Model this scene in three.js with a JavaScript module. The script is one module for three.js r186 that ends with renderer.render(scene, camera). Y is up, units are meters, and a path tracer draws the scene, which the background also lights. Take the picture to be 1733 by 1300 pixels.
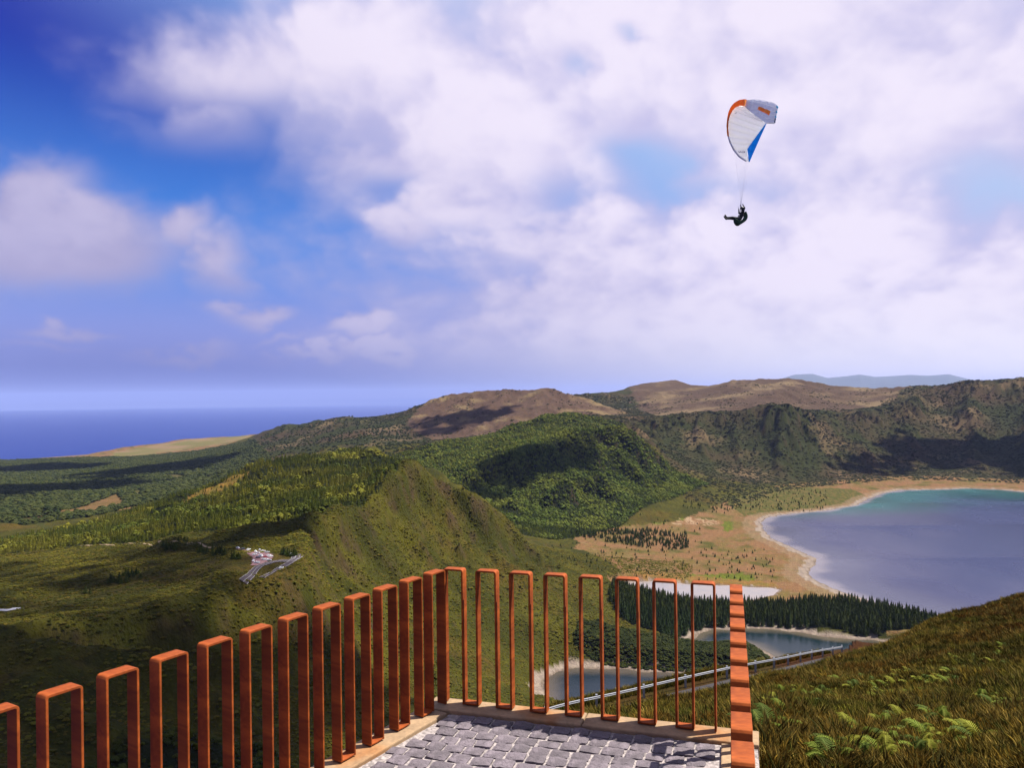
import * as THREE from 'three';
import { mergeGeometries, mergeVertices, toCreasedNormals } from 'three/addons/utils/BufferGeometryUtils.js';
import { MarchingCubes } from 'three/addons/objects/MarchingCubes.js';

// ---------------------------------------------------------------- camera, sun, exposure
const F = 1352, CX = 866.5, HY = 672, ROLL = 0.0122, EYE = 2.0;   // focal length in photo pixels, level line, small roll, eye height over the paving
const scene = new THREE.Scene();
const camera = new THREE.PerspectiveCamera(2 * Math.atan(650 / F) * 180 / Math.PI, 1733 / 1300, 0.1, 160000);
camera.setViewOffset(1733, 1300, 0, 650 - HY, 1733, 1300);
camera.position.set(0, EYE, 0);
camera.rotation.z = -ROLL;
scene.add(camera);
const renderer = new THREE.WebGLRenderer();
renderer.toneMapping = THREE.LinearToneMapping;
renderer.toneMappingExposure = 2.4;
renderer.shadowMap.enabled = true;

const SUN = new THREE.Vector3(0.46, 0.868, -0.10).normalize();
const sun = new THREE.DirectionalLight(new THREE.Color().setRGB(1, 0.93, 0.82), 5.0);
sun.position.copy(SUN).multiplyScalar(20000);
sun.castShadow = true;
sun.shadow.camera.left = sun.shadow.camera.bottom = -9000; sun.shadow.camera.right = sun.shadow.camera.top = 9000;
sun.shadow.camera.far = 60000;
scene.add(sun, sun.target);

// ---------------------------------------------------------------- small tools
function rng(seed) { let a = seed >>> 0; return () => { a = (a + 0x6D2B79F5) | 0; let t = Math.imul(a ^ (a >>> 15), 1 | a); t = (t + Math.imul(t ^ (t >>> 7), 61 | t)) ^ t; return ((t ^ (t >>> 14)) >>> 0) / 4294967296; }; }
const PERM = (() => { const r = rng(77), p = new Uint8Array(512), a = [...Array(256).keys()]; for (let i = 255; i > 0; i--) { const j = Math.floor(r() * (i + 1)); [a[i], a[j]] = [a[j], a[i]]; } for (let i = 0; i < 512; i++) p[i] = a[i & 255]; return p; })();
const GX = new Float32Array(256), GY = new Float32Array(256);
for (let i = 0; i < 256; i++) { GX[i] = Math.cos(i * 2.399963); GY[i] = Math.sin(i * 2.399963); }
function noise(x, y) {                       // gradient noise, about -0.7 .. 0.7
  const xi = Math.floor(x), yi = Math.floor(y), fx = x - xi, fy = y - yi, X = xi & 255, Y = yi & 255;
  const u = fx * fx * fx * (fx * (fx * 6 - 15) + 10), v = fy * fy * fy * (fy * (fy * 6 - 15) + 10);
  const a = PERM[PERM[X] + Y], b = PERM[PERM[X + 1] + Y], c = PERM[PERM[X] + Y + 1], d = PERM[PERM[X + 1] + Y + 1];
  const n0 = GX[a] * fx + GY[a] * fy, n1 = GX[b] * (fx - 1) + GY[b] * fy, n2 = GX[c] * fx + GY[c] * (fy - 1), n3 = GX[d] * (fx - 1) + GY[d] * (fy - 1);
  return n0 + u * (n1 - n0) + v * (n2 + u * (n3 - n2) - n0 - u * (n1 - n0));
}
function fbm(x, y, o) { let s = 0, a = 0.5; for (let i = 0; i < o; i++) { s += a * noise(x, y); x = x * 2.03 + 17.3; y = y * 2.03 - 9.1; a *= 0.5; } return s; }
function ridged(x, y, o) { let s = 0, a = 0.5; for (let i = 0; i < o; i++) { s += a * (1 - 2 * Math.abs(noise(x, y)) * 1.4); x = x * 2.07 + 5.3; y = y * 2.07 + 3.1; a *= 0.5; } return s; }
const clamp = (x, a = 0, b = 1) => x < a ? a : x > b ? b : x;
const smooth = (a, b, x) => { const t = clamp((x - a) / (b - a)); return t * t * (3 - 2 * t); };
const mix = (a, b, t) => a + (b - a) * t;
const mix3 = (a, b, t) => [mix(a[0], b[0], t), mix(a[1], b[1], t), mix(a[2], b[2], t)];
const lin = (r, g, b) => new THREE.Color().setRGB(r, g, b);
const used = {};
function numbered(name) { const n = used[name] = (used[name] ?? -1) + 1; return n ? `${name}_${String(n).padStart(3, '0')}` : name; }
function tag(o, label, category, group) { o.userData.label = label; o.userData.category = category; if (group) o.userData.group = group; return o; }
function mesh(name, g, m, parent = scene) { const o = new THREE.Mesh(g, m); o.name = parent === scene ? numbered(name) : name; o.castShadow = o.receiveShadow = true; parent.add(o); return o; }
function structure(name, g, m) { const o = mesh(name, g, m); o.userData.kind = 'structure'; return o; }
function group(name, x, y, z, turn = 0) { const o = new THREE.Group(); o.name = numbered(name); o.position.set(x, y, z); o.rotation.y = turn; scene.add(o); return o; }
// a sight line of the photograph: slopes per metre of depth, to set a thing that stands at a known depth
function slope(px, py) { const u = px - CX, v = HY - py, c = Math.cos(ROLL), s = Math.sin(ROLL); return [(u * c + v * s) / F, (-u * s + v * c) / F]; }
function at(px, py, d) { const [a, b] = slope(px, py); return [a * d, EYE + b * d, -d]; }
const LAKE = -348, SEA = -900;
function onLevel(px, py, Y = LAKE) { const [a, b] = slope(px, py), d = (Y - EYE) / b; return [a * d, Y, -d]; }
function geo(positions, index, extra = {}) {
  const g = new THREE.BufferGeometry();
  g.setAttribute('position', new THREE.Float32BufferAttribute(positions, 3));
  if (extra.uv) g.setAttribute('uv', new THREE.Float32BufferAttribute(extra.uv, 2));
  if (extra.color) g.setAttribute('color', new THREE.Float32BufferAttribute(extra.color, 3));
  if (index) g.setIndex(index);
  g.computeVertexNormals();
  return g;
}
function tileTexture(size, fn, srgb) {        // a tiling texture: fn(x, y, periodic noise) -> [r, g, b] in 0 .. 1
  const data = new Uint8Array(size * size * 4);
  const per = (x, y, f, o, seed = 0) => {     // periodic fbm: value noise on a wrapped lattice
    let s = 0, a = 0.5;
    for (let i = 0; i < o; i++) {
      const X = x * f, Y = y * f, xi = Math.floor(X), yi = Math.floor(Y), fx = X - xi, fy = Y - yi, u = fx * fx * (3 - 2 * fx), v = fy * fy * (3 - 2 * fy);
      const h = (p, q) => PERM[(PERM[(((p % f) + f) % f + seed) & 255] + (((q % f) + f) % f)) & 511 & 255] / 255;
      s += a * (mix(mix(h(xi, yi), h(xi + 1, yi), u), mix(h(xi, yi + 1), h(xi + 1, yi + 1), u), v) - 0.5) * 2;
      f *= 2; a *= 0.5;
    }
    return s;
  };
  for (let j = 0; j < size; j++) for (let i = 0; i < size; i++) {
    const c = fn(i / size, j / size, per), k = (j * size + i) * 4;
    data[k] = clamp(c[0]) * 255; data[k + 1] = clamp(c[1]) * 255; data[k + 2] = clamp(c[2]) * 255; data[k + 3] = 255;
  }
  const t = new THREE.DataTexture(data, size, size);
  t.wrapS = t.wrapT = THREE.RepeatWrapping; t.magFilter = THREE.LinearFilter; t.minFilter = THREE.LinearMipmapLinearFilter; t.generateMipmaps = true;
  if (srgb) t.colorSpace = THREE.SRGBColorSpace;
  t.needsUpdate = true;
  return t;
}

// ---------------------------------------------------------------- sky
{
  const W = 3072, H = 1536, data = new Float32Array(W * H * 4);
  // cumulus and breaks in the cloud deck: sight direction (as photo pixels), half width, half height, weight
  const clouds = [
    [380, 110, 200, 75, 0.95], [330, 200, 140, 60, .6], [1300, 330, 600, 200, .8], [820, 330, 200, 100, .8], [620, 110, 220, 140, 0.95], [820, 210, 260, 170, 1], [1080, 120, 330, 190, 1], [1450, 130, 420, 230, 1.05], [1820, 160, 300, 260, 1],
    [640, 250, 170, 60, .75], [1250, 460, 520, 130, 1.1], [1650, 480, 350, 190, 1], [980, 400, 220, 110, .95], [700, 385, 75, 45, .8], [620, 385, 70, 28, .45], [1250, 575, 520, 75, .95], [800, 490, 130, 25, .7], [860, 550, 170, 40, .75],
    [40, 330, 110, 62, .95], [90, 405, 190, 75, 1.05], [-140, 380, 200, 110, 1], [215, 430, 70, 48, .75], [318, 385, 62, 42, .8], [370, 445, 66, 55, .75],
    [418, 531, 62, 24, .95], [625, 551, 66, 24, 1.0], [655, 594, 60, 15, 1.1], [560, 609, 60, 9, .8], [470, 580, 70, 10, .55], [285, 599, 85, 17, .9], [90, 561, 72, 14, .85], [70, 590, 90, 10, .5], [480, 612, 120, 10, .4], [770, 617, 130, 12, .5],
  ];
  const breaks = [[1080, 262, 62, 45, .55], [1170, 318, 150, 26, .3], [1000, 108, 36, 32, .5], [1098, 66, 26, 18, .55], [1680, 285, 110, 50, .34], [925, 325, 40, 50, .15], [870, 455, 40, 18, .15], [560, 170, 50, 30, .12], [690, 320, 60, 30, .3]];
  const CL = new Float64Array(clouds.flat()), BR = new Float64Array(breaks.flat()), NC = CL.length, NB = BR.length;
  const Cz = [.002, .012, .36], Cm = [.075, .29, .84], Ch = [.27, .31, .70];
  const skyRow = (j) => {
    const el = ((j + 0.5) / H - 0.5) * Math.PI;
    for (let i = 0; i < W; i++) {
      const k = (j * W + i) * 4, a = ((i + 0.5) / W - 0.5) * 2 * Math.PI;
      const e = Math.max(el, 0), dx = Math.cos(a) * Math.cos(e), dy = Math.sin(e), dz = Math.sin(a) * Math.cos(e), deg = e * 57.2958;
      const gam = Math.acos(clamp(dx * SUN.x + dy * SUN.y + dz * SUN.z, -1, 1)) * 57.2958;
      const dark = smooth(60, 80, gam) * smooth(7, 25, deg);
      let c = mix3(mix3(Ch, Cm, smooth(2.5, 13, deg)), Cz, dark);
      c = mix3([.50, .64, .92], c, smooth(54, 82, gam));
      // position on a cloud sheet (feathers out towards the horizon)
      const flat = 1 / (dy * .8 + 0.42), sx = dx * flat * 1.5, sz = dz * flat * 1.5 - dy * .3;
      const n1 = fbm(sx * 1.3 + 3, sz * 1.3 - 2, 6), n2 = fbm(sx * 3.4 + n1 * 1.2 + 40, sz * 3.4 + 11, 6), n3 = fbm(sx * 9 + n2 * 1.6 + 7, sz * 9 - 23, 5);
      let cov = 0.50 + n1 * 1.0 + 0.12 * smooth(80, 40, gam);
      const front = smooth(0.30, 0.62, -dz);
      if (front > 0) {
        const qx = dx / -dz * F, qy = dy / -dz * F, c0 = Math.cos(ROLL), s0 = Math.sin(ROLL), px = CX + qx * c0 - qy * s0, py = HY - (qx * s0 + qy * c0);
        const wx = px + n1 * 110 + n2 * 70 + n3 * 40, wy = py + n2 * 70 + n3 * 30;
        let f = 0;
        for (let b = 0; b < NC; b += 5) { const u = (wx - CL[b]) / CL[b + 2], v = (wy - CL[b + 1]) / CL[b + 3], q = u * u + v * v; if (q < 6) f = Math.max(f, CL[b + 4] * Math.exp(-q * 0.55)) + (q < 2 ? 0.06 * CL[b + 4] * Math.exp(-q) : 0); }
        for (let b = 0; b < NB; b += 5) { const u = (wx - BR[b]) / BR[b + 2], v = (wy - BR[b + 1]) / BR[b + 3], q = u * u + v * v; if (q < 7) f -= BR[b + 4] * Math.exp(-q); }
        const inFrame = front * smooth(2300, 1900, Math.abs(px - CX) + 866) * smooth(-500, -150, py);
        cov = mix(cov, f + n1 * 0.25 + n2 * 0.40 + n3 * 0.15, inFrame);
      }
      const alpha = smooth(0.16, 0.92, cov);
      const thick = smooth(0.4, 1.3, cov + n2 * 0.75 + n3 * 0.45);
      const bright = smooth(93, 66, gam);
      let cc = mix3(mix3([.40, .37, .60], [.50, .46, .69], thick), mix3([.58, .55, .82], [.92, .84, .99], thick), bright);
      const low = smooth(9, 0, deg);
      cc = mix3(cc, mix3([.44, .42, .68], [.98, .94, 1.0], bright), low * 0.6);
      c = mix3(c, cc, alpha * mix(0.96, 0.78, low * (1 - bright)));
      const haze = smooth(5.5, 0, deg);
      c = mix3(c, mix3([.075, .105, .38], [.96, .92, 1.0], smooth(93, 68, gam)), haze * 0.85);
      data[k] = c[0] * .417; data[k + 1] = c[1] * .417; data[k + 2] = c[2] * .417; data[k + 3] = 1;
    }
  };
  for (let j = H / 2; j < H; j++) skyRow(j);
  for (let k = 0; k < W * H * 2; k += 4) { data[k] = .045; data[k + 1] = .06; data[k + 2] = .18; data[k + 3] = 1; }   // below the horizon: hazy sea
  const sky = new THREE.DataTexture(data, W, H, THREE.RGBAFormat, THREE.FloatType);
  sky.mapping = THREE.EquirectangularReflectionMapping; sky.magFilter = THREE.LinearFilter; sky.needsUpdate = true;
  scene.background = sky; scene.environment = sky;
}
scene.fog = new THREE.FogExp2(lin(0.40, 0.51, 1.0), 0.0000095);

// ---------------------------------------------------------------- terrain: ridges, valleys and shores as lines in space, a surface drawn between them
const NT = 560, NR = 700, T0 = -60 * Math.PI / 180, T1 = 60 * Math.PI / 180, LR0 = Math.log(1.2), LR1 = Math.log(15000);
const HF = new Float32Array(NT * NR).fill(-300), FIX = new Uint8Array(NT * NR);
const cellOf = (x, z) => [(Math.atan2(x, -z) - T0) / (T1 - T0) * (NT - 1), (Math.log(Math.max(Math.hypot(x, z), 1.2)) - LR0) / (LR1 - LR0) * (NR - 1)];
function line(points) {                      // points in metres [x, y, z]
  for (let k = 0; k + 1 < Math.max(points.length, 2); k++) {
    const a = points[k], b = points[Math.min(k + 1, points.length - 1)], [ai, aj] = cellOf(a[0], a[2]), [bi, bj] = cellOf(b[0], b[2]);
    const n = Math.ceil(Math.max(Math.abs(ai - bi), Math.abs(aj - bj)) * 1.5) + 1;
    for (let s = 0; s <= n; s++) {
      const t = s / n, x = mix(a[0], b[0], t), z = mix(a[2], b[2], t), [i, j] = cellOf(x, z), I = Math.round(i), J = Math.round(j);
      if (I < 0 || J < 0 || I >= NT || J >= NR) continue;
      HF[J * NT + I] = mix(a[1], b[1], t); FIX[J * NT + I] = 1;
    }
  }
}
const seen = (...pts) => line(pts.map(([px, py, d]) => d === undefined ? onLevel(px, py, LAKE) : at(px, py, d)));
const level = (dy, ...pts) => line(pts.map(([px, py]) => { const p = onLevel(px, py, LAKE); p[1] += dy; return p; }));

// lookout and the slope that falls away from it
const C1 = [-0.47, -5.19], D1 = [-0.5277, 0.8495], D2 = [0.955, 0.2965], C3 = [1.285, -4.645], D3 = [-0.261, 0.9653];   // corner and directions (x, z) of the three railings
for (const r of [1.2, 1.6, 2.2, 3, 3.8]) { const p = []; for (let t = -60; t <= 60; t += 2) p.push([Math.sin(t * Math.PI / 180) * r, -0.42, -Math.cos(t * Math.PI / 180) * r]); line(p); }
const off = (c, d, s, n) => [c[0] + d[0] * s + d[1] * n, c[1] + d[1] * s - d[0] * n];   // s along a railing, n outwards (for railing 1 outwards is -n)
{ const p = (c, d, s, n, y) => { const [x, z] = off(c, d, s, n); return [x, y, z]; };
  line([p(C1, D1, 0, -.15, -.45), p(C1, D1, 2.9, -.15, -.45)]); line([p(C1, D1, -.8, -1.2, -1.4), p(C1, D1, 3, -1.2, -1.4)]); line([p(C1, D1, -1.2, -3, -3.3), p(C1, D1, 3.5, -3, -3.3)]);
  line([p(C1, D2, 0, .15, -.45), p(C1, D2, 1.8, .15, -.40)]); line([p(C1, D2, -.2, 1.2, -1.3), p(C1, D2, 1.1, 1.2, -1.1)]); line([p(C3, D3, 0, -.2, -.35), p(C3, D3, 3, -.2, -.35)].map((q) => q)); }
for (const px of [-900, -600, -300, 0, 200, 400, 600, 750, 840]) seen([px, 1440, 14], [px, 1410, 30], [px, 1400, 70], [px, 1385, 140], [px, 1360, 230]);
// grassy shoulder on the right, with the road cut into it
seen([1300, 1290, 4.8], [1300, 1230, 7.4], [1300, 1190, 11.5], [1300, 1152, 24], [1295, 1136, 40], [1290, 1133.5, 49]);
seen([1420, 1290, 5], [1420, 1220, 9], [1420, 1160, 17], [1425, 1120, 32], [1430, 1098, 55]);
seen([1550, 1300, 5.2], [1550, 1250, 7.5], [1550, 1200, 11], [1550, 1150, 17], [1550, 1100, 28], [1580, 1062, 46], [1592, 1046, 62]);
seen([1733, 1300, 5.3], [1733, 1200, 11], [1733, 1100, 25], [1733, 1045, 44], [1733, 1013, 64], [1733, 1040, 110], [1733, 1075, 300]);
seen([1950, 1300, 5.2], [1950, 1150, 14], [1950, 1040, 35], [1950, 975, 66], [1950, 1000, 130], [1950, 1060, 400]);
seen([2500, 1300, 5], [2500, 1050, 20], [2500, 880, 70], [2500, 900, 200], [2500, 1000, 600]);
seen([1100, 1226, 8], [1100, 1202, 16], [1105, 1189, 30], [1110, 1180, 37]);
seen([1000, 1232, 9], [1000, 1220, 18], [1000, 1212, 29]);
seen([930, 1260, 10], [930, 1240, 20], [930, 1222, 32]);
seen([1592, 1047, 62], [1660, 1030, 62], [1733, 1013, 64], [1950, 975, 66]);
const ROAD = [[880, 1240, 33], [960, 1214, 36], [1050, 1193, 39], [1150, 1168, 43], [1240, 1147, 46.5], [1290, 1136.5, 50], [1330, 1127.5, 55], [1373, 1117, 62], [1425, 1106, 72]];
seen(...ROAD);
seen([929, 1203, 41], [995, 1186, 43], [1060, 1178, 44], [1102, 1168, 46], [1160, 1149, 49], [1235, 1136, 51]);
seen([900, 1290, 60], [1000, 1260, 70], [1100, 1235, 75], [1200, 1200, 80], [1290, 1175, 82], [1400, 1150, 95], [1500, 1120, 100], [1600, 1080, 105], [1733, 1040, 110]);
seen([900, 1275, 200], [1000, 1245, 210], [1200, 1195, 220], [1400, 1140, 250], [1600, 1100, 280], [1733, 1075, 300]);
seen([950, 1225, 600], [1200, 1180, 560], [1400, 1130, 640], [1600, 1095, 700], [1733, 1080, 760]);
// slopes under the lookout on the left
seen([-400, 1300, 300], [0, 1300, 350], [200, 1300, 385], [400, 1300, 420], [600, 1300, 445], [720, 1300, 500], [830, 1290, 600]);
seen([-400, 1200, 350], [0, 1200, 400], [200, 1200, 440], [400, 1200, 485], [600, 1200, 565], [740, 1200, 690]);
seen([-400, 1110, 410], [0, 1100, 455], [200, 1090, 510], [400, 1090, 560], [520, 1090, 620], [620, 1095, 700], [720, 1120, 790]);
seen([0, 1062, 545], [100, 1040, 610], [200, 1024, 640], [300, 1006, 660], [350, 992, 670]);
seen([600, 1000, 830], [700, 1010, 950], [800, 1010, 1080]); seen([560, 930, 880], [650, 920, 1010], [760, 910, 1180], [830, 920, 1270]);
seen([800, 1190, 800], [860, 1160, 870], [900, 1120, 960], [930, 1060, 1080]); seen([700, 1100, 850], [800, 1100, 940], [860, 1060, 1040]);
// spur with the car park
seen([-300, 1075, 470], [0, 1040, 520], [80, 1026, 560], [160, 1016, 585], [242, 1008, 595], [312, 994, 615], [357, 975, 635], [398, 974, 645], [440, 971, 655], [478, 968, 668]);
seen([395, 932, 760], [430, 926, 780], [465, 934, 765], [505, 942, 735]); seen([410, 960, 706], [440, 958, 704], [480, 958, 702], [505, 950, 715]); seen([420, 985, 676], [454, 978, 682], [493, 956, 704]);
seen([-300, 985, 900], [0, 946, 1000], [70, 935, 1030], [138, 923, 1050], [187, 922.5, 1030], [242, 919, 990], [298, 915.5, 940], [363, 926, 850], [395, 932, 790]);
seen([0, 1000, 700], [100, 980, 740], [200, 965, 760], [300, 950, 770], [370, 945, 750]);
// the bright conical hill and its ridge
seen([505, 950, 715], [518, 915, 770], [525, 890, 820], [530, 858, 900], [569, 848, 980], [604, 840, 1050], [642, 822, 1130], [663, 788, 1200], [694, 764, 1280], [715, 769, 1290], [742, 782, 1300], [763, 804, 1305], [794, 821, 1315], [811, 832, 1320], [839, 852, 1330], [863, 873, 1345], [898, 902, 1370], [926, 925, 1390], [960, 950, 1420], [1000, 970, 1450], [1045, 986, 1485]);
seen([420, 890, 930], [470, 875, 960], [530, 870, 960], [600, 860, 1150]);
seen([742, 850, 1520], [790, 880, 1560], [839, 910, 1600]); level(9, [839, 930], [900, 945], [960, 960], [1000, 972]);
level(9, [800, 905], [850, 905], [900, 915], [950, 925]);
// forested ridge behind it
seen([-300, 985, 1050], [0, 925, 1250], [149, 915, 1250], [225, 868, 1480], [277, 846, 1600], [322, 828, 1690], [364, 813, 1760], [430, 786, 1840], [495, 769, 1920], [552, 770, 1950], [583, 764, 1960], [621, 764, 1960], [663, 775, 1850], [700, 790, 1650]);
seen([300, 890, 1120], [400, 860, 1250], [500, 840, 1330], [600, 815, 1450]);
seen([-200, 905, 1700], [0, 892, 1780], [150, 885, 1900], [260, 860, 2300], [400, 812, 2600], [520, 792, 2700], [640, 790, 2600], [720, 800, 2200], [800, 815, 1950]);
// plain towards the coast
seen([-300, 850, 2400], [0, 845, 2500], [120, 838, 2700], [220, 828, 3000], [330, 806, 3400], [420, 790, 3500], [520, 775, 3400]);
seen([-300, 815, 3700], [0, 808, 4000], [150, 798, 4500], [300, 775, 5000], [400, 762, 5000]);
seen([-400, 792, 6000], [0, 779, 6500], [128, 774, 6800], [173, 762, 7000], [194, 760, 7200], [242, 753, 7600], [312, 743, 8000], [381, 738, 8200], [421, 736, 8200], [460, 733, 8200]);
seen([-400, 830, 8500], [0, 815, 9300], [300, 785, 10000], [450, 770, 10500], [600, 760, 11500], [800, 750, 12500]);
seen([200, 776, 6300], [300, 765, 6400], [400, 750, 6600]);
// far rim
seen([400, 752, 5600], [421, 741, 5700], [450, 726, 5700], [478, 719, 5600], [502, 720, 5500], [537, 711, 5400], [571, 707, 5300], [600, 705, 5200], [640, 704, 5100], [670, 700, 5000], [694, 688, 5000], [722, 677, 5000], [756, 667, 5000], [801, 661, 5000], [864, 658, 4900], [898, 660, 4850], [915, 656, 4800], [936, 658, 4800], [960, 663, 4800], [1000, 675, 4650], [1040, 686, 4500], [1062, 697, 4400]);
seen([470, 750, 4500], [560, 745, 4000], [620, 730, 4200], [680, 745, 3900], [730, 752, 3700], [800, 742, 3700], [870, 728, 3750], [940, 715, 3900], [1010, 704, 4050], [1060, 705, 4100]);
seen([940, 676, 5150], [985, 690, 5100], [1040, 702, 4950], [1090, 704, 4700]);
seen([690, 705, 4600], [715, 700, 4550], [760, 700, 4450], [820, 690, 4500], [880, 680, 4550]);
seen([960, 664, 5500], [1019, 665, 5600], [1042, 663, 5800], [1076, 650, 6300], [1101, 645, 6500], [1144, 641.5, 6500], [1169, 653, 6300], [1199, 652, 5900], [1237, 643, 5600], [1271, 640.5, 5500], [1338, 640.5, 5400], [1381, 646, 5400], [1398, 652, 5400], [1465, 657, 5300], [1529, 654.5, 4900], [1592, 651.5, 4600], [1634, 644.5, 4450], [1677, 639.5, 4350], [1733, 635.5, 4300], [1850, 630, 4200], [2100, 625, 4000], [2600, 640, 3400]);
seen([700, 740, 7000], [900, 720, 7500], [1100, 700, 9000], [1300, 695, 9000], [1500, 700, 8000], [1733, 700, 7000], [2200, 720, 6500]);
seen([700, 790, 14500], [1000, 760, 14500], [1400, 750, 14500], [1800, 740, 14500]);
seen([1100, 690, 4900], [1180, 680, 4900], [1250, 668, 4900], [1330, 660, 4900], [1400, 668, 4800], [1480, 676, 4600]);
// wall of the basin
seen([1025, 707, 3800], [1097, 705, 3700], [1186, 700, 3680], [1254, 694, 3640], [1296, 687, 3580], [1338, 684, 3540], [1360, 690, 3600], [1423, 700, 3800], [1499, 692, 4000], [1560, 670, 4300]);
seen([1025, 712, 4200], [1097, 708, 4200], [1200, 702, 4200], [1300, 694, 4150], [1400, 700, 4200], [1480, 694, 4200]);
seen([2000, 700, 3400], [2000, 780, 2900]);
for (const [px, top, dt, bot, db, lift] of [[1120, 708, 3680, 770, 3180, 26], [1150, 704, 3690, 795, 3120, -30], [1185, 702, 3680, 805, 3080, 30], [1218, 700, 3660, 815, 3050, -34], [1250, 696, 3640, 818, 3080, 32], [1280, 692, 3600, 822, 3080, -30], [1312, 688, 3560, 822, 3080, 40], [1352, 690, 3560, 824, 3070, -34], [1385, 694, 3680, 824, 3080, 30], [1420, 702, 3800, 822, 3100, -32], [1458, 697, 3900, 818, 3150, 30], [1500, 694, 4000, 816, 3180, -32], [1540, 676, 4250, 815, 3200, 34], [1590, 660, 4450, 817, 3190, -34], [1640, 650, 4400, 822, 3130, 34], [1690, 645, 4320, 824, 3100, -34], [1740, 645, 4270, 826, 3080, 34], [1800, 645, 4200, 828, 3050, -30]]) {   // ribs and gullies of the wall
  const a = at(px, top, dt), b = at(px + 14, bot, db), p = (t, f) => [mix(a[0], b[0], t), mix(a[1], b[1], t) - 40 * Math.sin(t * 3.14) + lift * f, mix(a[2], b[2], t)];
  line([p(.12, .5), p(.35, 1), p(.6, 1), p(.85, .6)]);
}
level(6, [1262, 822], [1338, 827], [1423, 824], [1486, 817], [1550, 815], [1634, 821], [1733, 825], [1900, 828], [2200, 860], [2500, 920]);
// green spur and dark forested hill
seen([640, 785, 2700], [722, 758, 2900], [763, 744, 3000], [812, 739, 3050], [846, 730, 3100], [888, 714, 3200], [933, 704, 3250], [978, 701, 3300], [1019, 708, 3350], [1060, 716, 3350]);
seen([760, 790, 2450], [830, 770, 2500], [900, 745, 2850], [960, 728, 3000], [1080, 735, 3100], [1150, 745, 3200]);
seen([780, 818, 2150], [801, 806, 2250], [839, 789, 2330], [881, 765, 2420], [915, 744, 2500], [947, 732, 2550], [985, 732, 2560], [1009, 733, 2580], [1026, 727, 2620], [1054, 721, 2650], [1075, 732, 2680], [1100, 744, 2720], [1127, 767, 2760], [1169, 797, 2820], [1211, 820, 2900]);
seen([842, 852, 2060], [891, 831, 2130], [923, 820, 2180], [969, 793, 2260], [985, 838, 2190], [1008, 876, 2120]);      // two steep knolls in front, each with a rib running down
seen([984, 810, 2290], [1024, 789, 2330], [1044, 810, 2310], [1062, 840, 2260], [1095, 866, 2230]);
seen([1000, 858, 2240], [1028, 888, 2140]); seen([938, 870, 2120], [962, 898, 2060]);
seen([860, 850, 2160], [900, 844, 2220], [945, 835, 2300], [985, 826, 2390], [1030, 818, 2430], [1062, 826, 2420], [1090, 842, 2370]);
seen([1010, 740, 2540], [1008, 765, 2470], [1003, 790, 2420]); seen([1030, 760, 2560], [1040, 790, 2460]); seen([1060, 745, 2600], [1078, 775, 2520], [1095, 812, 2420], [1110, 845, 2330]); seen([1085, 775, 2600], [1115, 830, 2420]); seen([1117, 764, 2720], [1145, 800, 2600], [1165, 832, 2480]); seen([1135, 800, 2700], [1165, 838, 2540]);
level(7, [898, 893], [940, 898], [985, 903], [1030, 893], [1051, 890], [1085, 872], [1135, 858], [1190, 850], [1237, 838], [1262, 822]);
level(8, [850, 880], [898, 893]);
// flats and shores
level(3, [930, 930], [1000, 930], [1100, 935], [1200, 940], [1290, 950]); level(4, [1010, 970], [1100, 975], [1200, 975], [1290, 980]); level(3, [1100, 905], [1180, 905], [1260, 910]); level(3, [1200, 880], [1260, 870], [1320, 860], [1400, 852], [1460, 838]);
level(3, [1500, 822], [1600, 822], [1700, 827]);
level(4, [1060, 1030], [1150, 1030], [1250, 1040], [1350, 1040], [1450, 1045], [1540, 1050]); level(7, [1160, 1045], [1300, 1052], [1420, 1055]);
level(2, [1000, 1112], [1060, 1110], [1150, 1112], [1230, 1112], [1280, 1112]); level(9, [1000, 1098], [1080, 1104], [1160, 1106], [1240, 1104]);
const MAIN = [[1900, 836], [1733, 833], [1690, 829], [1640, 827], [1580, 829], [1525, 829.5], [1495, 835], [1468, 845], [1448, 856], [1400, 864], [1360, 868], [1320, 872], [1297, 877], [1288, 884], [1291, 896], [1305, 911], [1338, 926], [1360, 936], [1381, 945], [1379, 955], [1368, 968], [1371, 977], [1402, 993], [1424, 1002], [1480, 1020], [1530, 1032], [1600, 1052], [1680, 1066], [1750, 1070], [1950, 1050], [2200, 990], [2300, 920], [2200, 865]].map(([a, b]) => onLevel(a, b));
const BAY = [[1154, 1088], [1174, 1080], [1188, 1071], [1206, 1066], [1232, 1066], [1263, 1065], [1304, 1065], [1348, 1070], [1377, 1075], [1395, 1079], [1435, 1082], [1475, 1083], [1500, 1088], [1500, 1120], [1420, 1145], [1340, 1140], [1320, 1120], [1299, 1103], [1279, 1092], [1262, 1090], [1200, 1092]].map(([a, b]) => onLevel(a, b));
const POND = [[920, 1160], [927, 1148], [943, 1138], [963, 1132], [1021, 1132], [1062, 1135], [1102, 1139], [1150, 1140], [1230, 1142], [1230, 1170], [1130, 1215], [1000, 1225], [945, 1210], [930, 1186]].map(([a, b]) => onLevel(a, b));
const LAGOON = [[1048, 992], [1065, 985], [1105, 983.5], [1144, 987], [1180, 989], [1237, 991], [1275, 994], [1300, 995], [1318, 999], [1305, 1008], [1240, 1022], [1150, 1020], [1090, 1012], [1060, 1004]].map(([a, b]) => onLevel(a, b));
const WATERS = [MAIN, BAY, POND, LAGOON];
for (const w of WATERS) line([...w, w[0]]);

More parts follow.
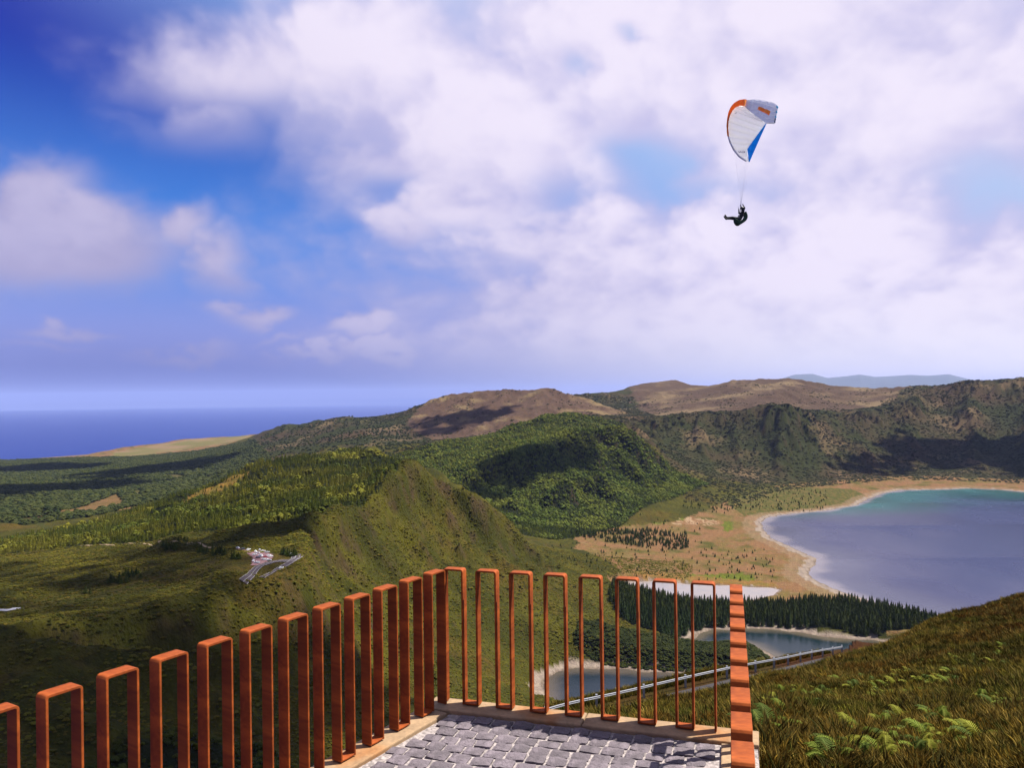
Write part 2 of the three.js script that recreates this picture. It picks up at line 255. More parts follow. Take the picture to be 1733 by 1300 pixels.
function relax(h, fix, n, m, par) {
  for (let j = 0; j < m; j++) for (let i = (j + par) & 1; i < n; i += 2) {
    const q = j * n + i; if (fix[q]) continue;
    h[q] += 1.7 * ((h[i > 0 ? q - 1 : q] + h[i < n - 1 ? q + 1 : q] + h[j > 0 ? q - n : q] + h[j < m - 1 ? q + n : q]) / 4 - h[q]);
  }
}
// fill between the lines, coarse to fine, then round the creases off
{
  const levels = [];
  for (let k = 5; k >= 0; k--) levels.push(1 << k);
  let prev = null, pn = 0, pm = 0;
  for (const s of levels) {
    const n = Math.ceil(NT / s), m = Math.ceil(NR / s), h = new Float32Array(n * m), w = new Float32Array(n * m), fix = new Uint8Array(n * m);
    for (let j = 0; j < NR; j++) for (let i = 0; i < NT; i++) if (FIX[j * NT + i]) { const q = Math.floor(j / s) * n + Math.floor(i / s); h[q] += HF[j * NT + i]; w[q]++; }
    for (let q = 0; q < n * m; q++) if (w[q]) { h[q] /= w[q]; fix[q] = 1; }
    for (let j = 0; j < m; j++) for (let i = 0; i < n; i++) { const q = j * n + i; if (!fix[q]) h[q] = prev ? prev[Math.min(j >> 1, pm - 1) * pn + Math.min(i >> 1, pn - 1)] : -200; }
    for (let it = 0; it < (s > 4 ? 300 : 160); it++) relax(h, fix, n, m, it & 1), relax(h, fix, n, m, 1 - (it & 1));
    prev = h; pn = n; pm = m;
  }
  HF.set(prev);
  const t = new Float32Array(NT * NR);
  for (let it = 0; it < 4; it++) {
    for (let j = 0; j < (it > 1 ? NR * .84 : NR); j++) for (let i = 0; i < NT; i++) { const q = j * NT + i; t[q] = 0.4 * HF[q] + 0.15 * (HF[j * NT + Math.max(i - 1, 0)] + HF[j * NT + Math.min(i + 1, NT - 1)] + HF[Math.max(j - 1, 0) * NT + i] + HF[Math.min(j + 1, NR - 1) * NT + i]); }
    HF.set(t);
  }
}
function baseHeight(x, z) {
  let [i, j] = cellOf(x, z); i = clamp(i, 0, NT - 1.001); j = clamp(j, 0, NR - 1.001);
  const I = Math.floor(i), J = Math.floor(j), u = i - I, v = j - J, q = J * NT + I;
  return mix(mix(HF[q], HF[q + 1], u), mix(HF[q + NT], HF[q + NT + 1], u), v);
}
// running water: gullies and fans worn into the slopes
const EC = 9, EN = 640, EM = 620, EX = -2880, EZ = -260;
const worn = new Float32Array(EN * EM);
{
  const h = new Float32Array(EN * EM), h0 = new Float32Array(EN * EM);
  for (let j = 0; j < EM; j++) for (let i = 0; i < EN; i++) {
    const x = EX + i * EC, z = EZ - j * EC, b = baseHeight(x, z), hi = smooth(8, 70, b - LAKE);
    h0[j * EN + i] = b / EC;
    h[j * EN + i] = (b + hi * (fbm(x / 260, z / 260, 5) * 34 + (ridged(x / 130 + fbm(x / 200, z / 200, 2), z / 130, 3) - .3) * 16)) / EC;
  }
  const r = rng(5), R = 2, brush = [];
  let sum = 0; for (let a = -R; a <= R; a++) for (let b = -R; b <= R; b++) { const w = Math.max(0, R + .5 - Math.hypot(a, b)); if (w) { brush.push([a, b, w]); sum += w; } }
  const BO = new Int32Array(brush.map((b) => b[1] * EN + b[0])), BW = new Float32Array(brush.map((b) => b[2] / sum)), NBR = BO.length;
  const drop = () => {
    let x = R + 1 + r() * (EN - 2 * R - 4), y = R + 1 + r() * (EM - 2 * R - 4), dx = 0, dy = 0, sp = 1, wt = 1, sed = 0;
    for (let s = 0; s < 42; s++) {
      const X = Math.floor(x), Y = Math.floor(y), u = x - X, v = y - Y, q = Y * EN + X, a = h[q], b = h[q + 1], c = h[q + EN], d = h[q + EN + 1];
      const gx = (b - a) * (1 - v) + (d - c) * v, gy = (c - a) * (1 - u) + (d - b) * u, hh = mix(mix(a, b, u), mix(c, d, u), v);
      dx = dx * .1 - gx * .9; dy = dy * .1 - gy * .9;
      const l = Math.hypot(dx, dy); if (l < 1e-5) break; dx /= l; dy /= l;
      x += dx; y += dy;
      if (x < R + 1 || y < R + 1 || x >= EN - R - 2 || y >= EM - R - 2) break;
      const X2 = Math.floor(x), Y2 = Math.floor(y), u2 = x - X2, v2 = y - Y2, q2 = Y2 * EN + X2, nh = mix(mix(h[q2], h[q2 + 1], u2), mix(h[q2 + EN], h[q2 + EN + 1], u2), v2), dh = nh - hh;
      const cap = Math.max(-dh, .01) * sp * wt * 3.2;
      if (sed > cap || dh > 0) {
        const dep = dh > 0 ? Math.min(dh, sed) : (sed - cap) * .3; sed -= dep;
        h[q] += dep * (1 - u) * (1 - v); h[q + 1] += dep * u * (1 - v); h[q + EN] += dep * (1 - u) * v; h[q + EN + 1] += dep * u * v;
      } else {
        const er = Math.min((cap - sed) * .3, -dh);
        for (let b = 0; b < NBR; b++) h[q + BO[b]] -= er * BW[b];
        sed += er;
      }
      sp = Math.sqrt(Math.max(.01, sp * sp - dh * 3)); wt *= .985;
    }
  };
  for (let n = 0; n < 260000; n++) drop();
  for (let j = 0; j < EM; j++) for (let i = 0; i < EN; i++) {
    const q = j * EN + i, edge = Math.min(1, Math.min(i, EN - 1 - i, EM - 1 - j) / 25, j / 25);
    worn[q] = clamp((h[q] - h0[q]) * EC, -40, 26) * edge;
  }
}
function wornAt(x, z) {
  const i = clamp((x - EX) / EC, 0, EN - 1.001), j = clamp((EZ - z) / EC, 0, EM - 1.001), I = Math.floor(i), J = Math.floor(j), u = i - I, v = j - J, q = J * EN + I;
  return mix(mix(worn[q], worn[q + 1], u), mix(worn[q + EN], worn[q + EN + 1], u), v);
}
function shoreDistance(poly, x, z) {         // metres to the shore, negative on the water
  let best = 1e9, inside = false;
  for (let k = 0, l = poly.length - 1; k < poly.length; l = k++) {
    const ax = poly[l][0], az = poly[l][2], bx = poly[k][0], bz = poly[k][2], ex = bx - ax, ez = bz - az, t = clamp(((x - ax) * ex + (z - az) * ez) / (ex * ex + ez * ez));
    const d = (x - ax - ex * t) ** 2 + (z - az - ez * t) ** 2; if (d < best) best = d;
    if ((az > z) !== (bz > z) && x < ex * (z - az) / (bz - az) + ax) inside = !inside;
  }
  return (inside ? -1 : 1) * Math.sqrt(best);
}
const waterBox = WATERS.map((w) => [Math.min(...w.map((p) => p[0])) - 130, Math.max(...w.map((p) => p[0])) + 130, Math.min(...w.map((p) => p[2])) - 130, Math.max(...w.map((p) => p[2])) + 130]);
const BEACH = [30, 14, 15, 6];
let shore = 0, shoreOf = 0;                  // set by height()
const roadLine = ROAD.map((p) => at(...p)), parkSpots = [];
function roadSide(x, z) {                      // [metres from the barrier line, positive on the uphill side; height of the road there]
  let best = 1e9, side = 0, y = 0;
  for (let k = 0; k + 1 < roadLine.length; k++) {
    const a = roadLine[k], b = roadLine[k + 1], ex = b[0] - a[0], ez = b[2] - a[2], L = Math.hypot(ex, ez), t = clamp(((x - a[0]) * ex + (z - a[2]) * ez) / (L * L)), d = Math.hypot(x - a[0] - ex * t, z - a[2] - ez * t);
    if (d < best) { best = d; side = (ex * (z - a[2]) - ez * (x - a[0])) / L > 0 ? 1 : -1; y = mix(a[1], b[1], t); }
  }
  return [best * side, y];
}
function height(x, z) {
  const r = Math.hypot(x, z);
  let h = baseHeight(x, z);
  shore = 1e9; shoreOf = -1;
  if (r > 500 && h < LAKE + 120) for (let k = 0; k < 4; k++) { const b = waterBox[k]; if (x > b[0] && x < b[1] && z > b[2] && z < b[3]) { const w = WATERS[k], d = shoreDistance(w, x + noise(x / 23, z / 23) * 7, z + noise(x / 23 + 50, z / 23) * 9); if (d < shore) { shore = d; shoreOf = k; } } }
  const above = h - LAKE, relief = r > 240 ? smooth(8, 70, above) : 0;
  if (r > 240) {
    let keep = 1; for (const [cx, cz, cr] of parkSpots) keep = Math.min(keep, smooth(cr * .7, cr * 1.5, Math.hypot(x - cx, z - cz)));
    h += wornAt(x, z) * keep;
    const outside = smooth(5200, 6200, r);
    if (outside > 0) h += outside * fbm(x / 420, z / 420, 6) * 26 * smooth(-850, -500, h);
    h += relief * keep * (fbm(x / 38, z / 38, 4) * 5.5 + fbm(x / 9, z / 9, 2) * .9) + (1 - relief) * fbm(x / 45, z / 45, 3) * 1.6;
  } else {
    const k = smooth(4.2, 7, r);
    h += k * (fbm(x / 3.4, z / 3.4, 4) * .5 * smooth(5, 12, r) + fbm(x / .7, z / .7, 3) * .10 + fbm(x / 14, z / 14, 3) * 1.3 * smooth(9, 25, r) * smooth(0, 4, Math.abs(z + 46 - .2 * x) / 3));
  }
  if (r > 22 && r < 95) {                      // the road bench under the lookout
    const d = roadSide(x, z);
    if (d[0] > -3.2 && d[0] < 8) h = mix(d[1], h, Math.max(smooth(5, 8, d[0]), smooth(-1.2, -3.2, d[0])));
  }
  if (shore < 1e8) {
    if (shore < 0) h = LAKE - .15 - Math.min(7, -shore * .12); else { const w = BEACH[shoreOf]; h = clamp(h, LAKE + .05 + Math.min(shore, 120) * .012, LAKE + .15 + Math.min(shore, w) * .07 + Math.max(0, shore - w) * .8); }
  }
  return h;
}
function hit(px, py, far = 14500) {          // the ground that a sight line meets
  const [a, b] = slope(px, py);
  let d0 = 4.3;
  for (let d = 4.3; d < far; d *= 1.004) {
    if (EYE + b * d < height(a * d, -d)) { let lo = d0, hi = d; for (let k = 0; k < 14; k++) { const m = (lo + hi) / 2; if (EYE + b * m < height(a * m, -m)) hi = m; else lo = m; } return [a * hi, EYE + b * hi, -hi]; }
    d0 = d;
  }
  return null;
}
const ground = (x, z) => [x, height(x, z), z];
function area(...pts) {                      // an outline on the ground, in metres
  const p = pts.map(([px, py]) => hit(px, py) ?? at(px, py, 6000)), xs = p.map((q) => q[0]), zs = p.map((q) => q[2]);
  return { p, x0: Math.min(...xs), x1: Math.max(...xs), z0: Math.min(...zs), z1: Math.max(...zs) };
}
function areaAt(...pts) {                    // the same from points with known depths
  const p = pts.map(([px, py, d]) => at(px, py, d)), xs = p.map((q) => q[0]), zs = p.map((q) => q[2]);
  return { p, x0: Math.min(...xs), x1: Math.max(...xs), z0: Math.min(...zs), z1: Math.max(...zs) };
}
function inside(A, x, z) {
  if (x < A.x0 || x > A.x1 || z < A.z0 || z > A.z1) return false;
  let c = false; const p = A.p;
  for (let k = 0, l = p.length - 1; k < p.length; l = k++) if ((p[k][2] > z) !== (p[l][2] > z) && x < (p[l][0] - p[k][0]) * (z - p[k][2]) / (p[l][2] - p[k][2]) + p[k][0]) c = !c;
  return c;
}

// ---------------------------------------------------------------- what grows and lies where (outlines on the ground, in metres)
parkSpots.push([...[at(440, 945, 725)].map((p) => [p[0], p[2], 70])[0]]);
const level2 = (...p) => { const q = p.map(([a, b]) => onLevel(a, b, LAKE + 3)), xs = q.map((w) => w[0]), zs = q.map((w) => w[2]); return { p: q, x0: Math.min(...xs), x1: Math.max(...xs), z0: Math.min(...zs), z1: Math.max(...zs) }; };
const Z = {
  ridgeWood: areaAt([0, 915, 1150], [149, 918, 1110], [250, 915, 1030], [330, 905, 1010], [420, 885, 960], [500, 868, 960], [540, 850, 990], [604, 836, 1090], [642, 820, 1160], [672, 792, 1230], [700, 790, 1650], [660, 770, 2050], [600, 760, 2200], [495, 765, 2150], [364, 810, 1950], [277, 842, 1780], [150, 890, 1500], [0, 920, 1350]),
  clearing: areaAt([300, 850, 1420], [372, 822, 1580], [420, 806, 1660], [445, 795, 1760], [380, 818, 1720], [310, 850, 1560]),
  darkHill: areaAt([780, 830, 2050], [860, 860, 2040], [830, 880, 1900], [880, 908, 1850], [940, 917, 1840], [1000, 905, 1950], [1051, 893, 2060], [1085, 872, 2240], [1135, 858, 2400], [1200, 830, 2750], [1127, 767, 2800], [1054, 721, 2800], [947, 732, 2700], [860, 770, 2500], [790, 812, 2300]),
  spur: areaAt([640, 790, 2500], [760, 800, 2250], [800, 800, 2280], [900, 745, 2700], [1060, 725, 3000], [1060, 712, 3450], [933, 700, 3350], [812, 735, 3150], [700, 765, 2950]),
  coastWood: areaAt([-250, 900, 1700], [0, 890, 1750], [150, 885, 1900], [260, 860, 2300], [400, 812, 2600], [470, 790, 3200], [430, 750, 5400], [200, 775, 6200], [0, 779, 6500], [-250, 785, 6300]),
  midSlope: areaAt([400, 800, 2700], [520, 792, 2750], [640, 788, 2700], [730, 752, 3650], [680, 720, 4300], [600, 706, 5200], [480, 720, 5500], [440, 740, 5400], [430, 770, 3800]),
  peninsula: level2([1040, 1003], [1085, 1012], [1150, 1024], [1250, 1026], [1330, 1022], [1420, 1017], [1500, 1030], [1560, 1045], [1600, 1058], [1540, 1075], [1470, 1077], [1400, 1067], [1340, 1062], [1260, 1060], [1200, 1060], [1170, 1072], [1120, 1086], [1060, 1075], [1030, 1040]),
  tip: level2([985, 1085], [1060, 1085], [1145, 1092], [1262, 1094], [1290, 1104], [1312, 1122], [1250, 1137], [1150, 1136], [1085, 1131], [1015, 1121], [970, 1112]),
  lowWood: areaAt([-100, 1300, 325], [560, 1300, 430], [480, 1240, 470], [380, 1215, 470], [200, 1240, 415], [60, 1290, 355]),
  bigField: area([10, 882], [100, 868], [198, 836], [214, 852], [180, 862], [150, 868], [95, 872], [60, 882]),
  field2: area([160, 877], [172, 873], [192, 871], [180, 879]), field3: area([196, 864], [222, 857], [224, 860], [206, 864]), greenField: area([62, 886], [72, 884], [84, 890], [112, 906], [90, 920], [74, 920], [78, 905]),
  meadow: area([276, 805], [300, 803], [318, 807], [300, 812]), meadow2: area([224, 832], [240, 828], [238, 838], [256, 833], [246, 842], [236, 844]),
  pasture: areaAt([196, 764, 6900], [252, 756, 7300], [320, 745, 7800], [424, 737, 8100], [418, 745, 6900], [380, 749, 6700], [330, 748, 6700], [250, 768, 6400], [185, 778, 6300]),
  pale1: area([139, 817], [158, 815], [156, 817.5], [142, 818.5]), pale2: area([202, 812], [211, 810], [209, 814]), pale3: area([214, 808.5], [233, 806], [226, 809], [215, 811]),
  rimField: areaAt([608, 707, 4900], [640, 708, 4850], [642, 712, 4700], [612, 711, 4750]),
  plainGreen1: level2([1056, 884], [1080, 876], [1150, 878], [1165, 884], [1120, 893], [1060, 895]), plainGreen2: level2([1222, 884], [1240, 884], [1242, 898], [1226, 900]), plainGreen3: level2([1100, 975], [1260, 970], [1285, 980], [1200, 984], [1110, 985]),
  farShore: level2([1235, 838], [1270, 828], [1440, 828], [1465, 838], [1440, 850], [1330, 866], [1260, 874], [1230, 858]),
  paleScar: level2([1130, 880], [1215, 884], [1218, 892], [1140, 893]), plainTrees: level2([1060, 900], [1160, 905], [1170, 930], [1130, 936], [1050, 925]), plainTrees2: level2([930, 895], [1040, 895], [1090, 915], [1040, 925], [960, 912]), sandBank: level2([1046, 974], [1110, 970], [1310, 985], [1320, 996], [1230, 990], [1110, 983]),
  bareHill: areaAt([684, 712, 4400], [730, 748, 3720], [800, 742, 3700], [880, 726, 3760], [960, 712, 3950], [1010, 703, 4080], [1064, 698, 4400], [1010, 674, 4720], [936, 655, 4900], [864, 655, 5000], [801, 658, 5100], [722, 674, 5100]),
  plateau: areaAt([1110, 703, 4250], [1250, 696, 4150], [1360, 694, 4150], [1490, 690, 4250], [1540, 660, 4900], [1465, 655, 5500], [1338, 638, 5700], [1237, 640, 5900], [1144, 640, 6800], [1060, 655, 6500], [1080, 690, 4900]),
  uplands: areaAt([430, 770, 3700], [560, 750, 3600], [690, 752, 3450], [880, 722, 3350], [1070, 725, 3000], [1140, 790, 2850], [1262, 822, 2950], [1500, 816, 3050], [1900, 828, 2950], [2600, 900, 2400], [2900, 640, 6500], [1800, 640, 9500], [1000, 640, 9500], [600, 690, 7000], [420, 735, 5600]),
};
const carPark = [[400, 929], [426, 934], [446, 932], [462, 939], [462, 945], [450, 952], [436, 958], [426, 957], [428, 944], [416, 934]];
function zoneColour(x, z, h, r, steep) {
  // real-world ground colours, in patches
  const n1 = fbm(x / 90, z / 90, 4), n2 = fbm(x / 21 + 9, z / 21, 3), n3 = fbm(x / 6, z / 6 + 31, 2);
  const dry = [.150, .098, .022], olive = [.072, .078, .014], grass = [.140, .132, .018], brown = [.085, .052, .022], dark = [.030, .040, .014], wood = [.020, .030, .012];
  let c;
  if (r < 95) {                                // the shoulder under the lookout
    const m1 = fbm(x / 5.5, z / 5.5, 4), m2 = fbm(x / 1.3 + 7, z / 1.3, 3);
    c = mix3([.10, .060, .018], [.060, .050, .014], smooth(-.2, .25, m1));
    c = mix3(c, [.085, .034, .014], smooth(.05, .35, fbm(x / 7 + 31, z / 7, 3) + .012 * (x - 3)));
    return mix3(c, [.022, .020, .008], smooth(.05, .35, m2) * .7);
  }
  c = mix3(olive, grass, smooth(-.25, .3, n1 + n2 * .5));
  c = mix3(c, dry, smooth(0, .4, fbm(x / 160 + 5, z / 160, 3) + n2 * .5) * .75);
  c = mix3(c, dark, smooth(.02, .4, n2 * .6 + n3) * .75);
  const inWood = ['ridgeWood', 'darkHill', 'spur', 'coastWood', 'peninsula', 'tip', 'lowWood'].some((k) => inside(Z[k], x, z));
  if (h > LAKE + 12 && inside(Z.uplands, x + n1 * 160, z + n2 * 160)) { // uplands round the basin: scrub, heath and bare ash
    const far = mix3([.052, .064, .020], [.120, .080, .052], smooth(-.16, .3, fbm(x / 330, z / 330, 5) + n2 * .25));
    c = far;
    c = mix3(c, [.32, .225, .145], smooth(.06, .32, fbm(x / 260 + 70, z / 260 - 30, 5) + n2 * .2) * .75);
    c = mix3(c, [.045, .058, .016], smooth(0, .3, n2 * .8 + n3 * .4) * .6);
    if (inside(Z.bareHill, x + n2 * 90, z + n1 * 90)) c = mix3([.165, .105, .085], [.34, .25, .15], smooth(.02, .3, fbm(x / 180 + 11, z / 180, 4) + smooth(300, 700, x) * .25)); else if (inside(Z.plateau, x + n1 * 150, z + n2 * 150)) c = mix3([.150, .100, .078], [.33, .245, .165], smooth(-.05, .3, fbm(x / 300 + 70, z / 300, 5)));
    c = mix3(c, [.075, .070, .034], smooth(.05, .35, n3 + n2 * .5) * .5);
  }
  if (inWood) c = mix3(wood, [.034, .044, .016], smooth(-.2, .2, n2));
  if (Z.clearing && inside(Z.clearing, x, z)) c = mix3([.34, .20, .05], [.22, .18, .045], smooth(-.2, .2, n2));
  if (h < LAKE + 14 && r > 1250 && !inWood) {  // flats by the lake
    c = mix3([.36, .20, .115], [.25, .19, .07], smooth(-.15, .25, n1 + n2 * .6));
    c = mix3(c, [.40, .27, .17], smooth(.08, .35, n2 + n3 * .5) * .7);
    c = mix3(c, [.12, .13, .030], smooth(.02, .28, fbm(x / 60 + 33, z / 60, 4)) * .85);
    if (inside(Z.farShore, x, z)) c = mix3([.13, .14, .035], [.24, .18, .07], smooth(-.1, .25, n2 + n3));
    for (const k of ['plainGreen1', 'plainGreen2', 'plainGreen3']) if (inside(Z[k], x + n2 * 18, z + n3 * 40)) c = mix3([.20, .24, .035], [.15, .18, .030], smooth(-.1, .2, n3));
    if (inside(Z.paleScar, x + n2 * 20, z + n3 * 40)) c = mix3(c, [.60, .43, .32], smooth(-.1, .15, n2 + n3));
    if (inside(Z.sandBank, x + n2 * 15, z + n3 * 20)) c = mix3([.38, .22, .08], [.29, .22, .07], smooth(-.1, .2, n2));
  }
  if (shore < 60) {                            // beaches of pale pumice
    const wide = shoreOf === 0 ? 19 : shoreOf === 3 ? 5 : shoreOf === 1 ? 15 : 17, edge = wide + n2 * 14 + n1 * 10;
    if (shore < edge) c = mix3([.54, .45, .44], [.42, .35, .35], smooth(-.2, .2, n3)); else if (shoreOf === 0 && shore < edge + 30) c = mix3(c, [.42, .30, .22], .55);
    if (shore < 3.5) c = mix3(c, [.20, .15, .13], .6);
  }
  for (const [k, col, col2] of [['bigField', [.30, .18, .09], [.22, .15, .06]], ['field2', [.33, .23, .10], [.23, .18, .07]], ['field3', [.48, .28, .16], [.39, .23, .12]], ['greenField', [.10, .105, .022], [.08, .09, .02]], ['meadow', [.13, .12, .04], [.17, .14, .06]], ['meadow2', [.12, .12, .03], [.15, .13, .05]], ['pale1', [.26, .24, .17], [.2, .2, .12]], ['pale2', [.38, .33, .29], [.3, .28, .24]], ['pale3', [.30, .29, .22], [.3, .28, .2]], ['rimField', [.22, .20, .10], [.18, .17, .08]]])
    if (inside(Z[k], x, z)) c = mix3(col, col2, smooth(-.2, .2, n1 + n3));
  if (inside(Z.pasture, x + n1 * 60, z)) c = mix3([.27, .25, .10], [.40, .29, .19], smooth(-.1, .15, fbm(x / 260, z / 260, 2)));
  if (steep > .95) c = mix3(c, [.12, .08, .055], smooth(.95, 1.7, steep) * smooth(-.1, .3, n2) * .8);
  return c;
}
const soilMap = tileTexture(512, (x, y, per) => { const a = per(x, y, 8, 6), b = per(x, y, 48, 3, 9), v = .72 + a * .22 + b * .26; return [v, v * (1 + a * .05), v * (1 - b * .08)]; }, false);
const soilBump = tileTexture(512, (x, y, per) => { const v = .5 + per(x, y, 24, 5) * .5; return [v, v, v]; }, false);
const groundMat = new THREE.MeshPhysicalMaterial({ vertexColors: true, roughness: 1, specularIntensity: .12, map: soilMap, bumpMap: soilBump, bumpScale: 1.6 });
const nearMat = new THREE.MeshPhysicalMaterial({ vertexColors: true, roughness: 1, specularIntensity: .12, map: soilMap, bumpMap: soilBump, bumpScale: .06 });
{
  const ts = []; for (let t = -58; t < -37; t += .5) ts.push(t); for (let t = -37; t <= 37; t += .095) ts.push(t); for (let t = 37.5; t <= 58; t += .5) ts.push(t);
  const rows = []; for (let l = Math.log(1.3); l < Math.log(14800); l += l < Math.log(200) ? .016 : l < Math.log(650) ? .010 : l < Math.log(5800) ? .0066 : .014) rows.push(Math.exp(l));
  const sheet = (name, from, to, tile, mat) => {
    const R = rows.filter((r) => r >= from && r <= to), n = ts.length, P = new Float32Array(n * R.length * 3), U = new Float32Array(n * R.length * 2), C = new Float32Array(n * R.length * 3), I = new Uint32Array((n - 1) * (R.length - 1) * 6);
    R.forEach((r, j) => ts.forEach((t, i) => {
      const a = t * Math.PI / 180, x = Math.sin(a) * r, z = -Math.cos(a) * r, q = j * n + i, h = height(x, z), sh = shore, so = shoreOf;
      P[q * 3] = x; P[q * 3 + 1] = h; P[q * 3 + 2] = z; U[q * 2] = x / tile; U[q * 2 + 1] = z / tile;
      let steep = 0; if (j) { const p = q - n, dr = r - R[j - 1]; steep = Math.abs(h - P[p * 3 + 1]) / dr; if (i) steep = Math.hypot(steep, (h - P[q * 3 - 2]) / Math.max(.01, r * (t - ts[i - 1]) * Math.PI / 180)); }
      shore = sh; shoreOf = so;
      const c = zoneColour(x, z, h, r, steep); C[q * 3] = c[0] * .46; C[q * 3 + 1] = c[1] * .44; C[q * 3 + 2] = c[2] * .36;
    }));
    let k = 0;
    for (let j = 0; j + 1 < R.length; j++) for (let i = 0; i + 1 < n; i++) { const q = j * n + i; I[k++] = q; I[k++] = q + 1; I[k++] = q + n; I[k++] = q + 1; I[k++] = q + n + 1; I[k++] = q + n; }
    const g = new THREE.BufferGeometry();
    g.setAttribute('position', new THREE.BufferAttribute(P, 3)); g.setAttribute('uv', new THREE.BufferAttribute(U, 2)); g.setAttribute('color', new THREE.BufferAttribute(C, 3)); g.setIndex(new THREE.BufferAttribute(I, 1)); g.computeVertexNormals();
    return structure(name, g, mat);
  };
  const cut = rows.find((r) => r > 95);
  sheet('hillside', 0, cut, 1.7, nearMat);
  sheet('terrain', cut, 1e9, 43, groundMat);
}
// ---------------------------------------------------------------- water
const ripple = tileTexture(512, (x, y, per) => { const v = .5 + per(x, y, 16, 5) * .45; return [v, v, v]; }, false);
const ripple2 = tileTexture(512, (x, y, per) => { const v = .5 + per(x, y, 6, 6, 40) * .5; return [v, v, v]; }, false);
const wind = tileTexture(256, (x, y, per) => { const v = .5 + per(x, y * .35, 4, 5, 21) * .9; return [v, v, v]; }, false);
function water(name, poly, grow, colour, tile, bump, rough) {
  const xs = poly.map((p) => p[0]), zs = poly.map((p) => p[2]), x0 = Math.min(...xs) - grow, x1 = Math.max(...xs) + grow, z0 = Math.min(...zs) - grow, z1 = Math.max(...zs) + grow, n = 150, m = 150, P = [], U = [], C = [], I = [];
  for (let j = 0; j <= m; j++) for (let i = 0; i <= n; i++) {
    const x = mix(x0, x1, i / n), z = mix(z0, z1, j / m), c = colour(x, z, -shoreDistance(poly, x, z));
    P.push(x, LAKE, z); U.push(x / tile, z / tile); C.push(c[0] * .58, c[1] * .58, c[2] * .58);
    if (i < n && j < m) { const q = j * (n + 1) + i; I.push(q, q + n + 1, q + 1, q + 1, q + n + 1, q + n + 2); }
  }
  const patches = wind.clone(); patches.repeat.set(tile / 640, tile / 420); patches.needsUpdate = true;
  const o = structure(name, geo(P, I, { uv: U, color: C }), new THREE.MeshPhysicalMaterial({ vertexColors: true, roughness: rough, ior: 1.33, specularIntensity: .4, bumpMap: ripple, bumpScale: bump, roughnessMap: patches }));
  return o;
}
const teal = (x, z, d) => {                    // pale bed shows through the shallows, teal where it deepens, blue beyond
  const wob = fbm(x / 120, z / 120, 3) * 60, s = d + wob;
  const farSide = smooth(-2150, -2500, z + wob);   // green water lies under the wall, pale silt off the near beach
  let c = mix3([.21, .19, .22], mix3([.075, .078, .13], [.010, .088, .090], farSide), smooth(2, mix(38, 22, farSide), s));
  c = mix3(c, mix3([.048, .052, .115], [.004, .070, .078], farSide), smooth(40, 160, s));
  return mix3(c, [.018, .028, .092], smooth(90, 330, d + wob * 2) * mix(.9, .3, smooth(-2350, -2850, z + wob * 2)));
};
water('lake', MAIN, 14, teal, 26, .25, .34);
water('lake_bay', BAY, 12, (x, z, d) => mix3([.10, .085, .06], [.006, .018, .022], smooth(0, 26, d + fbm(x / 40, z / 40, 3) * 16)), 18, .12, .2);
water('pond', POND, 12, (x, z, d) => mix3([.09, .075, .06], [.010, .020, .030], smooth(0, 30, d + fbm(x / 40, z / 40, 3) * 16)), 18, .12, .2);
water('lagoon', LAGOON, 6, (x, z, d) => mix3([.34, .29, .27], [.28, .26, .27], smooth(0, 12, d) * (.6 + fbm(x / 20, z / 20, 3))), 18, .05, .2);
{
  const g = new THREE.CircleGeometry(110000, 160); g.rotateX(-Math.PI / 2);
  const p = g.attributes.position, u = []; for (let i = 0; i < p.count; i++) u.push(p.getX(i) / 900, p.getZ(i) / 900);
  g.setAttribute('uv', new THREE.Float32BufferAttribute(u, 2)); g.translate(0, SEA, 0);
  structure('sea', g, new THREE.MeshPhysicalMaterial({ color: lin(.002, .014, .115), roughness: .42, ior: 1.33, specularIntensity: .4, bumpMap: ripple2, bumpScale: 5 }));
}
// mountains of the island's far end, in the haze
{
  const top = [[1290, 652], [1325, 640], [1345, 634], [1375, 633], [1400, 640], [1430, 637], [1455, 634], [1480, 638], [1505, 637], [1540, 634.5], [1570, 636], [1605, 633.5], [1640, 642], [1680, 650], [1760, 655]];
  const P = [], I = [], U = [], n = 180, m = 16;
  for (let j = 0; j <= m; j++) for (let i = 0; i <= n; i++) {
    const t = i / n * (top.length - 1), k = Math.min(Math.floor(t), top.length - 2), px = mix(top[k][0], top[k + 1][0], t - k), py = mix(top[k][1], top[k + 1][1], t - k);
    const d = 58000 + (j - 6) * 900, [a] = slope(px, py), pk = at(px, py, 58000)[1], x = a * d, fall = Math.abs(j - 6) / (j < 6 ? 6 : 10);
    P.push(x, mix(pk, SEA - 20, fall ** 1.15) + fbm(x / 2400, d / 2400, 5) * 520 * (1 - Math.abs(fall * 2 - 1)), -d); U.push(x / 300, d / 300);
    if (i < n && j < m) { const q = j * (n + 1) + i; I.push(q, q + 1, q + n + 1, q + 1, q + n + 2, q + n + 1); }
  }
  structure('distant_mountains', geo(P, I, { uv: U }), new THREE.MeshStandardMaterial({ color: lin(.06, .075, .04), roughness: 1, map: soilMap }));
}

